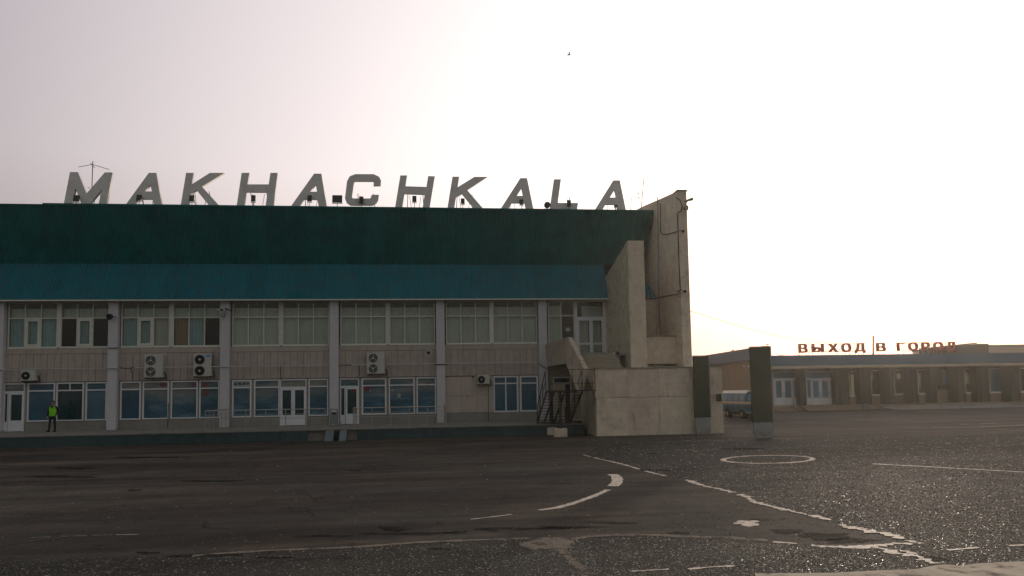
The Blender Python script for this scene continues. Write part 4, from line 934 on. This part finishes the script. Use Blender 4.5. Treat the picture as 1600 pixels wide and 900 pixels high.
def exwin(p0, p1, yt, yb, ysill, mt='film_d'):
    x0, x1 = XE(p0), XE(p1); z1, z0, zs = zpx(yt, p0), zpx(yb, p0), zb
    w = MB().frame(x0, x1, z0, z1, YB - .03, YB + .05, .07).build('window', 'oldframe', H)
    MB().box(x0 + .07, x1 - .07, YB + .0, YB + .01, z0 + .07, z1 - .07).build('pane', 'glass', w)
    if mt: MB().box(x0 + .07, x1 - .07, YB + .03, YB + .04, z0 + .07, z1 - .07).build('film', mt, w)
    bb(x0 - .02, x1 + .02, YB - .06, YB + .05, z0 - .1, z0 - .002).build('sill', 'white', w)
    bb(x0, x1 + .1, YB - .04, YB + .05, zs, z0 - .11).build('sill_panel', 'exitpanel', H)
    return w
for a in ((1327, 1342, 580, 618, 0, None), (1361, 1379, 578.5, 617, 0, None), (1397, 1415.5, 577.5, 616, 0, None), (1434, 1452.5, 577, 615, 0, None), (1508, 1524, 576, 614, 0, None), (1546, 1571, 575.5, 613, 0, 'film_l'), (1594, 1612, 575, 612, 0), (1640, 1660, 574, 611, 0)):
    exwin(*a)
w = bb(XE(1463), XE(1487), YB - .03, YB + .05, zb, zpx(609, 1470)).build('counter_panel', 'exitpanel', H)
bb(XE(1472.5), XE(1487), YB - .06, YB + .0, zpx(600, 1480), zpx(576.5, 1480)).build('white_board', 'film_l', H)
bb(XE(1465), XE(1488), YB - .2, YB - .05, zpx(606.5, 1480), zpx(603, 1480)).build('shelf', 'exitcol', H)
def exdoor(f0, f1, leaves, lights, sides):
    zt = zpx(581, f0); x0, x1 = XE(f0), XE(f1); m = MB(); m.box(x0, x1, YB - .05, YB + .05, zt - .06, zt); m.box(x0, x0 + .08, YB - .05, YB + .05, zb, zt - .06); m.box(x1 - .08, x1, YB - .05, YB + .05, zb, zt - .06)
    zd = zpx(592.5, f0)
    m.box(x0 + .08, x1 - .08, YB - .045, YB + .045, zd, zd + .08); fr = m.build('door_frame', 'white', H)
    MB().box(x0 + .08, x1 - .08, YB + .01, YB + .02, zd + .08, zt - .06).build('film', 'film', fr)
    for (a, b) in leaves + sides:
        l0, l1 = XE(a), XE(b); zm = zpx(621.5, a); t_ = .16 if (a, b) in leaves else .07
        q_ = MB().frame(l0 + .005, l1 - .005, zb + .03, zd - .005, YB - .08, YB + .0, t_); q_.box(l0 + t_, l1 - t_, YB - .07, YB - .01, zb + .03 + t_, zm)
        lf_ = q_.build('door' if (a, b) in leaves else 'side_panel', 'white', H)
        MB().box(l0 + t_, l1 - t_, YB - .06, YB - .05, zm + .002, zd - t_).build('film', 'film', lf_)
        if (a, b) in leaves: MB().tube((l1 - .08 if leaves.index((a, b)) == 0 else l0 + .08, YB - .12, zm + .1), (l1 - .08 if leaves.index((a, b)) == 0 else l0 + .08, YB - .12, zm + .5), .025).build('handle', 'steel', lf_)
exdoor(1207.5, 1248, [(1209, 1223), (1223, 1238)], [], [(1238.5, 1247.5)])
exdoor(1259, 1305.5, [(1267, 1281), (1281, 1295.5)], [], [(1259.5, 1266.5), (1296, 1305)])
# plinth and steps
x0, x1 = XE(1195), XE(1346, 640)
bb(x0, xe1, YX - .6, YB + .3, .15, zb - .01).build('plinth', 'exitpanel', H)
for k in range(3): bb(x0, x1, YX - .95 - .35 * k, YX - .6 - .35 * k - .002, .15, zb - .12 * (k + 1)).build('step', 'exitpanel', H)
for pxx in (1222, 1233): 
    xx = XE(pxx, 645); MB().prism([(xx, YX - .61, zb + .0), (xx, YX - 1.9, .24), (xx, YX - 1.9, .2), (xx, YX - .61, zb - .04)], (.25, 0, 0)).build('ramp_rail', 'exitcol', H)
# paving slope on the right
pv = MB().prism([(XE(1350), 60.5, .19), (XE(1350), YX - .61, .5), (XE(1350), YX - .61, .1), (XE(1350), 60.5, .1)], (xe1 - XE(1350), 0, 0)).build('pavement', 'deck'); tag(pv, kind='structure')
# rooftop box and far building
rb = thing('rooftop_house', (onY(1530, 545, 72).x, 72, zf1), 'dark sloping rooftop structure behind the right end of the red sign', 'building')
pts = [onY(x, y, 72) for x, y in ((1448, 545.5), (1495, 540.5), (1526, 537.3), (1544.5, 537), (1545.5, 560), (1448, 560))]
MB().prism(pts, (0, 1.2, 0)).build('shell', 'green', rb); MB().prism([pts[0] + Vector((0, -.05, .02)), pts[2] + Vector((0, -.05, .02)), pts[2] + Vector((0, -.05, .14)), pts[0] + Vector((0, -.05, .14))], (0, 1.3, 0)).build('roof_edge', 'lampbody', rb)
fb = thing('far_building', (onY(1580, 545, 110).x, 110, 0), 'pale pinkish building with a thin dark roof line beyond the exit hall', 'building')
a, b = onY(1520, 542, 110), onY(1800, 536, 110); bb(a.x, b.x, 110, 125, 0, a.z).build('wall', 'reddish', fb); bb(a.x - .2, b.x, 109.7, 125, a.z + .003, a.z + .28).build('roof', 'exitcol', fb)

# wing towards the viewer
WG = thing('exit_wing', (23, 52, .2), 'ochre wall under a grey blue fascia reaching from the exit hall towards the pillars', 'building')
def face(px, pyt): # point on wing line by height of the fascia top
    return None
zt = zf1; 
def at_h(px, py, z): return onZ(px, py, z)
Wn, Wf = at_h(1192, 542.0, zt), at_h(1100, 556.8, zt)
zb_f = onY(1173, 563, at_h(1173, 545, zt).y).z
d = (Wf - Wn); d.z = 0; dn = d.normalized(); nn = Vector((dn.y, -dn.x, 0)); nn = nn if nn.x > 0 else -nn
def wslab(z0, z1, off0, th, name, mt):
    a = Wn + nn * off0; b = Wf + nn * off0; return MB().prism([(a.x, a.y, z0), (b.x, b.y, z0), (b.x, b.y, z1), (a.x, a.y, z1)], nn * th).build(name, mt, WG)
wslab(zb_f, zt, 0, .3, 'fascia', 'greyfascia'); wslab(.1, zb_f - .003, .12, .3, 'wall', 'ochre'); wslab(zt + .003, zt + .06, -.05, .5, 'fascia_capping', 'lampbody')

for (px, py) in ((1164, 571.5), (1171.5, 572.3)):
    # small bulkhead lamps
    t_ = 0
    pt = None
    D = ray(px, py); o_ = Vector((0, 0, EYE)); a = Wn + nn * .1; tt = (a - o_).dot(nn) / D.dot(nn); pt = o_ + D * tt
    tag(MB().tube(pt, pt - nn * .12, .09, 10).build('bulkhead_lamp', 'vanwhite'), 'pale round lamp high on the ochre wall above the van, %s' % ('left one' if px < 1170 else 'right one beside the pillar'), 'lamp', 'lamps on the ochre wall')

# ------------------------------------------------------------------ red cyrillic sign
z7 = lambda x: 1240 + x / 6.154
z7y = lambda y: 520 + y / 6.154
CY = [('В', 55, 135, 105, 192), ('Ы', 182, 292, 105, 187), ('Х', 342, 428, 102, 186), ('О', 468, 555, 98, 186), ('Д', 597, 690, 98, 195), ('В', 805, 888, 95, 178), ('Г', 1003, 1072, 93, 173), ('О', 1113, 1198, 90, 172), ('Р', 1240, 1313, 92, 172), ('О', 1353, 1440, 88, 170), ('Д', 1478, 1562, 87, 185)]
YS = YX + .15
clabs = ['leftmost red letter of the exit sign, nearest the green pillar', 'second red letter of the exit sign, with a stroke at its right', 'cross shaped third red letter of the exit sign', 'round fourth red letter of the exit sign', 'footed red letter just left of the chimney pipe',
         'lone red letter just right of the chimney pipe', 'hook shaped first red letter of the last word', 'round second red letter of the last word', 'single looped third red letter of the last word', 'round fourth red letter of the last word', 'rightmost red footed letter in front of the rooftop structure']
for (ch, a, b, t0, t1), lab in zip(CY, clabs):
    cv = bpy.data.curves.new('tmp', 'FONT'); cv.body = ch; cv.size = 1; cv.extrude = .04
    o = bpy.data.objects.new('tmp', cv); C.objects.link(o); bpy.context.view_layer.update()
    me = bpy.data.meshes.new_from_object(o.evaluated_get(bpy.context.evaluated_depsgraph_get())); bpy.data.objects.remove(o)
    co = np.array([v.co[:] for v in me.vertices]); mn, mxx = co.min(0), co.max(0)
    p0, p1 = onY(z7(a), z7y(t1), YS), onY(z7(b), z7y(t0), YS)
    bw = .055; sh_ = []
    bm = bmesh.new(); base_me = me.copy()
    for q_ in (-1, 0, 1):
        for r_ in (-1, 1):
            m3 = base_me.copy(); m3.transform(Matrix.Translation((q_ * .03 * (mxx[0] - mn[0]) / .6, r_ * .018, .002 * (q_ * 2 + r_)))); bm.from_mesh(m3); bpy.data.meshes.remove(m3)
    bm.to_mesh(me); bm.free(); bpy.data.meshes.remove(base_me); co = np.array([v.co[:] for v in me.vertices]); mn, mxx = co.min(0), co.max(0)
    for v in me.vertices:
        u = (v.co.x - mn[0]) / (mxx[0] - mn[0]); w_ = (v.co.y - mn[1]) / (mxx[1] - mn[1]); k = (v.co.z - mn[2]) / (mxx[2] - mn[2])
        v.co = (p0.x + u * (p1.x - p0.x), YS + .18 * (1 - k), p0.z + w_ * (p1.z - p0.z))
    me.materials.clear(); me.materials.append(M['redletter']); me.name = 'letter_face'
    bm = bmesh.new(); bm.from_mesh(me); bmesh.ops.recalc_face_normals(bm, faces=bm.faces); bm.to_mesh(me); bm.free()
    t = thing('exit_sign_letter', ((p0.x + p1.x) / 2, YS, zf1), lab, 'letter', 'red letters of the exit sign')
    o = bpy.data.objects.new('letter_face', me); C.objects.link(o); attach(o, t)
    m = MB()
    for xx in (p0.x + .1, p1.x - .1): m.tube((xx, YS + .22, zf1 - .3), (xx, YS + .22, p1.z - .1), .018, 5); m.tube((xx, YS + .22, p1.z - .1), (xx - .1, YS + 1.1, zf1 - .3), .015, 5)
    m.build('brace', 'redletter', t)
sf = thing('sign_scaffold', (40, YS + .25, zf1), 'thin rusty rails carrying the red exit sign letters above the blue fascia', 'sign frame')
for (ya, yb) in ((109, 88), (186, 165)):
    for (a, b) in ((50, 700), (800, 890), (1000, 1565)):
        f = lambda x: ya + (yb - ya) * (x - 50) / 1500
        MB().tube(onY(z7(a), z7y(f(a)), YS + .24), onY(z7(b), z7y(f(b)), YS + .24), .02, 5).build('rail', 'redletter', sf)
ch_ = thing('chimney_pipe', (onY(1364.5, 550, 68).x, 68, zf1), 'rusty upright chimney pipe between the words of the red sign', 'chimney')
MB().tube(onY(1364.5, 560, 68), onY(1364.5, 524.5, 68), .075, 10).build('pipe', 'redletter', ch_)
# overhead wire
wr = thing('overhead_wire', (20, 60, 8), 'thin overhead wire running from the tall fin wall towards the exit sign', 'wire')
a, b = onY(1079, 486, 46), onY(1300, 534, 75); pts = [a.lerp(b, i / 12) - Vector((0, 0, .5 * math.sin(math.pi * i / 12))) for i in range(13)]
MB().path(pts, .018, 4).build('wire', 'conc', wr)

# ------------------------------------------------------------------ van
def van():
    p = onY(1164.5, 640, 50.0); vx, vy, vz = p.x, 50.0, .14
    t = thing('van', (vx + 1.6, vy, vz), 'old teal van with cream stripe and white roof parked behind the green pillar', 'van')
    Lx, Wd = 2.0, 4.3; H_ = 2.05
    # rear faces the viewer; body section in X, running in Y
    x0, x1 = vx, vx + 1.95
    sec = [(x0 + .06, .5), (x0, .9), (x0 + .02, 1.25), (x0 + .12, 1.8), (x0 + .28, 1.98), (x1 - .28, 1.98), (x1 - .12, 1.8), (x1 - .02, 1.25), (x1, .9), (x1 - .06, .5)]
    MB().prism([(x, vy, vz + z) for x, z in sec], (0, Wd, 0)).build('body', 'vanblue', t, bevel=.05)
    MB().prism([(x0 + .07, vy - .02, vz + 1.84), (x0 + .27, vy - .02, vz + 2.05), (x1 - .27, vy - .02, vz + 2.05), (x1 - .07, vy - .02, vz + 1.84), (x1 - .3, vy - .02, vz + 1.95), (x0 + .3, vy - .02, vz + 1.95)], (0, Wd + .04, 0)).build('roof', 'vanwhite', t)
    MB().box(x0 - .02, x1 + .02, vy - .03, vy + Wd + .02, vz + 1.08, vz + 1.26).build('stripe', 'vancream', t, bevel=.01)
    for a, b in ((.2, .85), (1.05, 1.72)):
        w = MB().prism([(x0 + a + .0, vy - .025, vz + 1.34), (x0 + b, vy - .025, vz + 1.34), (x0 + b - .02, vy - .025, vz + 1.78), (x0 + a + .03, vy - .025, vz + 1.78)], (0, .05, 0)).build('rear_window', 'film_l', t)
    for k in range(4):
        y_ = vy + .2 + k * 1.0
        MB().prism([(x0 - .005, y_, vz + 1.34), (x0 - .005, y_ + .82, vz + 1.34), (x0 + .1, y_ + .82, vz + 1.78), (x0 + .1, y_, vz + 1.78)], (.06, 0, 0)).build('side_window', 'film', t)
        MB().box(x0 - .012, x0 + .02, y_ + .88, y_ + .895, vz + .6, vz + 1.3).build('door_seam', 'acdark', t)
    bb(x0 + .97, x0 + .985, vy - .012, vy + .01, vz + .5, vz + 1.9).build('door_seam', 'acdark', t)
    for a in (.08, 1.7): bb(x0 + a, x0 + a + .14, vy - .04, vy + .02, vz + .85, vz + 1.0).build('tail_light', 'redprint', t)
    bb(x0 + .02, x1 - .02, vy - .1, vy - .04, vz + .42, vz + .54).build('bumper', 'hub', t)
    for (wx, wy) in ((x0 + .02, vy + .7), (x1 - .24, vy + .7), (x0 + .02, vy + 3.2), (x1 - .24, vy + 3.2)):
        w = MB().tube((wx, wy, vz + .36), (wx + .22, wy, vz + .36), .36, 18).build('wheel', 'tyre', t); MB().tube((wx - .01, wy, vz + .36), (wx + .23, wy, vz + .36), .17, 12).build('hub', 'hub', w)
    bb(x0 + .3, x1 - .3, vy + .2, vy + 3.6, vz + .3, vz + .5).build('chassis', 'acdark', t)
    MB().box(x1 - .75, x1 - .2, vy + .5, vy + .9, vz + 2.06, vz + 2.2).build('roof_box', 'bluelabel', t)
van()
o = MB().box(onY(1130, 655, 46.5).x, onY(1136, 655, 46.5).x, 46.5, 46.8, .06, .16).build('rubble_block', 'palepatch'); tag(o, 'small pale slab lying on the ground left of the van', 'slab')

# ------------------------------------------------------------------ bin at the exit hall
p = onY(1351, 638, 61.5); t = thing('litter_bin', (p.x, 61.5, .2), 'pale open litter bin standing before the exit hall steps', 'litter bin')
MB().tube((p.x, 61.5, .28), (p.x, 61.5, .82), .17, 14, .24).build('bin_body', 'lightconc', t); MB().path([(p.x - .26, 61.5, .2), (p.x - .26, 61.5, .95), (p.x + .26, 61.5, .95), (p.x + .26, 61.5, .2)], .02).build('bin_frame', 'blackmetal', t)
MB().tube((p.x, 61.5, .8), (p.x, 61.5, .86), .2, 12, .26).build('bin_rim', 'acdark', t)

# ------------------------------------------------------------------ bare trees beyond
def tree(px, Y, h, lab, seed):
    rng = random.Random(seed); b = onY(px, 600, Y); t = thing('bare_tree', (b.x, Y, 0), lab, 'tree', 'bare trees beyond the exit hall')
    tr = MB(); cr_ = MB()
    def grow(p, d, ln, r, lev):
        q_ = p + d * ln; (tr if lev < 2 else cr_).tube(p, q_, r, 5 if lev < 2 else 3, r * .65)
        if lev >= 5: return
        for k in range(3 if lev < 4 else 4):
            nd = (d + Vector((rng.uniform(-1, 1), rng.uniform(-1, 1), rng.uniform(-.2, .6))) * .62).normalized(); grow(p.lerp(q_, rng.uniform(.6, 1)), nd, ln * rng.uniform(.6, .82), r * .6, lev + 1)
    grow(Vector((b.x, Y, 0)), Vector((0, 0, 1)), h * .33, h * .025, 0)
    tr.build('trunk', 'bark', t); cr_.build('crown', 'bark', t)
for i, (px, Y, h, lab) in enumerate(((1212, 120, 8.2, 'bare tree just right of the near green pillar top'), (1222, 118, 9.0, 'bare twiggy tree second from the pillar beyond the hall roof'), (1232, 122, 8.6, 'bare tree left of the first red letter'), (1243, 126, 7.8, 'small bare tree behind the first red letter'))):
    tree(px, Y, h, lab, i)

# ------------------------------------------------------------------ birds
def bird(p, s, lab, fly=True):
    t = thing('bird', tuple(p), lab, 'bird')
    MB().tube(p + Vector((-s, 0, 0)), p + Vector((s * .2, 0, s * .1)), s * .12, 8, s * .28).tube(p + Vector((s * .2, 0, s * .1)), p + Vector((s * .8, 0, s * .25)), s * .28, 8, s * .1).build('body', 'bird', t)
    for sg in (-1, 1):
        z = 1.0 if fly else -.1
        MB().prism([p + Vector((-.3 * s, sg * .15 * s, .1 * s)), p + Vector((.4 * s, sg * .15 * s, .15 * s)), p + Vector((.1 * s, sg * (1.3 if fly else .3) * s, z * s)), p + Vector((-.3 * s, sg * (1.5 if fly else .35) * s, z * s * .9))], (0, 0, .04 * s)).build('wing', 'bird', t)
bird(onY(889, 86, 45), .14, 'tiny dark bird flying high in the pale sky')
bp = at_h(1145, 549, zt + .1); bird(bp + Vector((0, 0, .08)), .16, 'small bird perched on the grey blue fascia edge', False)
bp = at_h(1199, 541, zt + .06); bird(bp + Vector((0, 0, .1)), .15, 'small bird perched beside the top of the near green pillar', False)

# ------------------------------------------------------------------ the man in the vest
def person():
    p = onZ(82.5, 672.5, DK + .002); X0, Y0, Z0 = p.x, p.y if p.y < 45.9 else 45.75, DK
    Y0 = 45.6; X0 = onY(82.5, 650, Y0).x
    t = thing('person', (X0, Y0, Z0), 'person in a lime safety vest and dark clothes standing against the ground floor windows', 'person')
    V = []; E = []; Rr = []
    def v(x, y, z, r, par=None):
        V.append((X0 + x, Y0 + y, Z0 + z)); Rr.append(r); 
        if par is not None: E.append((par, len(V) - 1))
        return len(V) - 1
    pel = v(0, 0, .93, .135); wa = v(0, 0, 1.08, .13, pel); chst = v(0, 0, 1.28, .155, wa); sh = v(0, .0, 1.40, .12, chst); nk = v(0, 0, 1.50, .055, sh); hd0 = v(0, -.01, 1.58, .075, nk); hd = v(0, -.015, 1.66, .09, hd0); ht = v(0, -.005, 1.74, .07, hd)
    nose = v(0, -.105, 1.635, .014, hd)
    for s in (-1, 1):
        ear = v(s * .088, 0, 1.65, .014, hd)
        hip = v(s * .09, 0, .88, .1, pel); kn = v(s * (.12 if s > 0 else .15), -.02, .49, .066, hip); an = v(s * (.14 if s > 0 else .19), .01, .10, .048, kn); v(s * (.15 if s > 0 else .22), -.14, .04, .04, an)
        so_ = v(s * .19, 0, 1.39, .07, sh); el = v(s * .27, .03, 1.12, .052, so_)
        wr_ = v(s * (.27 if s < 0 else .30), -.06, .90, .036, el) if s < 0 else v(s * .22, -.10, .98, .036, el)
        pal = v(V[wr_][0] - X0 + s * .0, V[wr_][1] - Y0 - .02, V[wr_][2] - Z0 - .07, .036, wr_)
        for k in range(4):
            f0 = v(V[pal][0] - X0 + (k - 1.5) * .018, V[pal][1] - Y0 - .01, V[pal][2] - Z0 - .05, .010, pal); v(V[f0][0] - X0, V[f0][1] - Y0 - .02, V[f0][2] - Z0 - .03 - .008 * (k in (1, 2)), .008, f0)
        v(V[pal][0] - X0 - s * .04, V[pal][1] - Y0 - .02, V[pal][2] - Z0 - .01, .010, pal)
    me = bpy.data.meshes.new('body'); me.from_pydata(V, E, []); o = bpy.data.objects.new('tmp', me); C.objects.link(o)
    sk = o.modifiers.new('s', 'SKIN'); sd_ = o.modifiers.new('u', 'SUBSURF'); sd_.levels = 1
    for i, d_ in enumerate(me.skin_vertices[0].data): d_.radius = (Rr[i] * (1.15 if i in (wa, chst, sh) else 1), Rr[i]); d_.use_root = (i == pel)
    bpy.context.view_layer.update(); m2 = bpy.data.meshes.new_from_object(o.evaluated_get(bpy.context.evaluated_depsgraph_get())); bpy.data.objects.remove(o)
    m2.materials.clear()
    for n_ in ('skin', 'jacket', 'trouser'): m2.materials.append(M[n_])
    for pl in m2.polygons:
        c = pl.center; z = c.z - Z0; dx = abs(c.x - X0); pl.use_smooth = True
        pl.material_index = 0 if z > 1.5 or (dx > .17 and z < .92 and z > .72) else (2 if z < .95 and dx < .25 else 1)
    b = bpy.data.objects.new('body', m2); C.objects.link(b); attach(b, t)
    # vest shell: lofted rings, open front V
    vm = MB(); n = 24; rings = [(.90, .185, .135), (1.05, .19, .14), (1.2, .205, .15), (1.34, .215, .15), (1.42, .19, .13)]
    for (z, a, b_) in rings:
        for i in range(n): vm.v.append((X0 + a * math.cos(6.2832 * i / n), Y0 + b_ * math.sin(6.2832 * i / n), Z0 + z))
    for j in range(len(rings) - 1):
        for i in range(n):
            f = 6.2832 * (i + .5) / n
            if j == 3 and abs(math.cos(f)) < .22 and math.sin(f) < 0: continue
            if j >= 2 and abs(math.cos(f)) > .93: continue
            vm.f.append((j * n + i, j * n + (i + 1) % n, (j + 1) * n + (i + 1) % n, (j + 1) * n + i))
    for s in (-1, 1):
        for k in range(1): vm.prism([(X0 + s * .06, Y0 - .12, Z0 + 1.42), (X0 + s * .17, Y0 - .11, Z0 + 1.40), (X0 + s * .16, Y0 + .1, Z0 + 1.46), (X0 + s * .07, Y0 + .1, Z0 + 1.48)], (0, 0, .015))
    vs = vm.build('vest', 'vest', t, smooth=True)
    for s in (-1, 1): MB().tube((X0 + s * .02, Y0 - .15, Z0 + .95), (X0 + s * .07, Y0 - .155, Z0 + 1.36), .012, 6).build('reflective_band', 'vest', vs)
    hm = MB(); rs = [(1.665, .094, .1), (1.72, .092, .098), (1.765, .07, .075), (1.785, .03, .03)]
    for (z, a, b_) in rs:
        for i in range(16): hm.v.append((X0 + a * math.cos(6.2832 * i / 16), Y0 + .012 + b_ * math.sin(6.2832 * i / 16), Z0 + z))
    for j in range(3):
        for i in range(16):
            if j == 0 and math.sin(6.2832 * (i + .5) / 16) < -.3: continue
            hm.f.append((j * 16 + i, j * 16 + (i + 1) % 16, (j + 1) * 16 + (i + 1) % 16, (j + 1) * 16 + i))
    hm.f.append(tuple(48 + i for i in range(16))); hm.build('hair', 'hair', t, smooth=True)
    for s in (-1, 1): MB().tube((X0 + s * .032, Y0 - .098, Z0 + 1.655), (X0 + s * .032, Y0 - .104, Z0 + 1.655), .011, 8).build('eye', 'ink', t)
    bb(X0 - .025, X0 + .025, Y0 - .1, Y0 - .09, Z0 + 1.595, Z0 + 1.603).build('mouth', 'redprint', t)
    for s, sx in ((-1, -.20), (1, .145)): bb(X0 + sx - .045, X0 + sx + .045, Y0 - .2, Y0 + .06, Z0, Z0 + .07).build('shoe', 'hair', t, bevel=.02)
person()

# ------------------------------------------------------------------ added haze volume imitating the glare veil towards the low sun
hm_ = bpy.data.materials.new('veil_haze'); hm_.use_nodes = True; _n = hm_.node_tree
for x in list(_n.nodes): _n.nodes.remove(x)
_o = _n.nodes.new('ShaderNodeOutputMaterial'); _v = _n.nodes.new('ShaderNodeVolumePrincipled')
_v.inputs['Color'].default_value = (1, .96, .91, 1); _v.inputs['Density'].default_value = HAZE; _v.inputs['Anisotropy'].default_value = HG
_n.links.new(_v.outputs[0], _o.inputs['Volume'])
hz = MB().box(-3010, 3010, -1010, 4510, -1, 22).mesh('haze', hm_); hz = bpy.data.objects.new('haze', hz); C.objects.link(hz); tag(hz, kind='stuff')
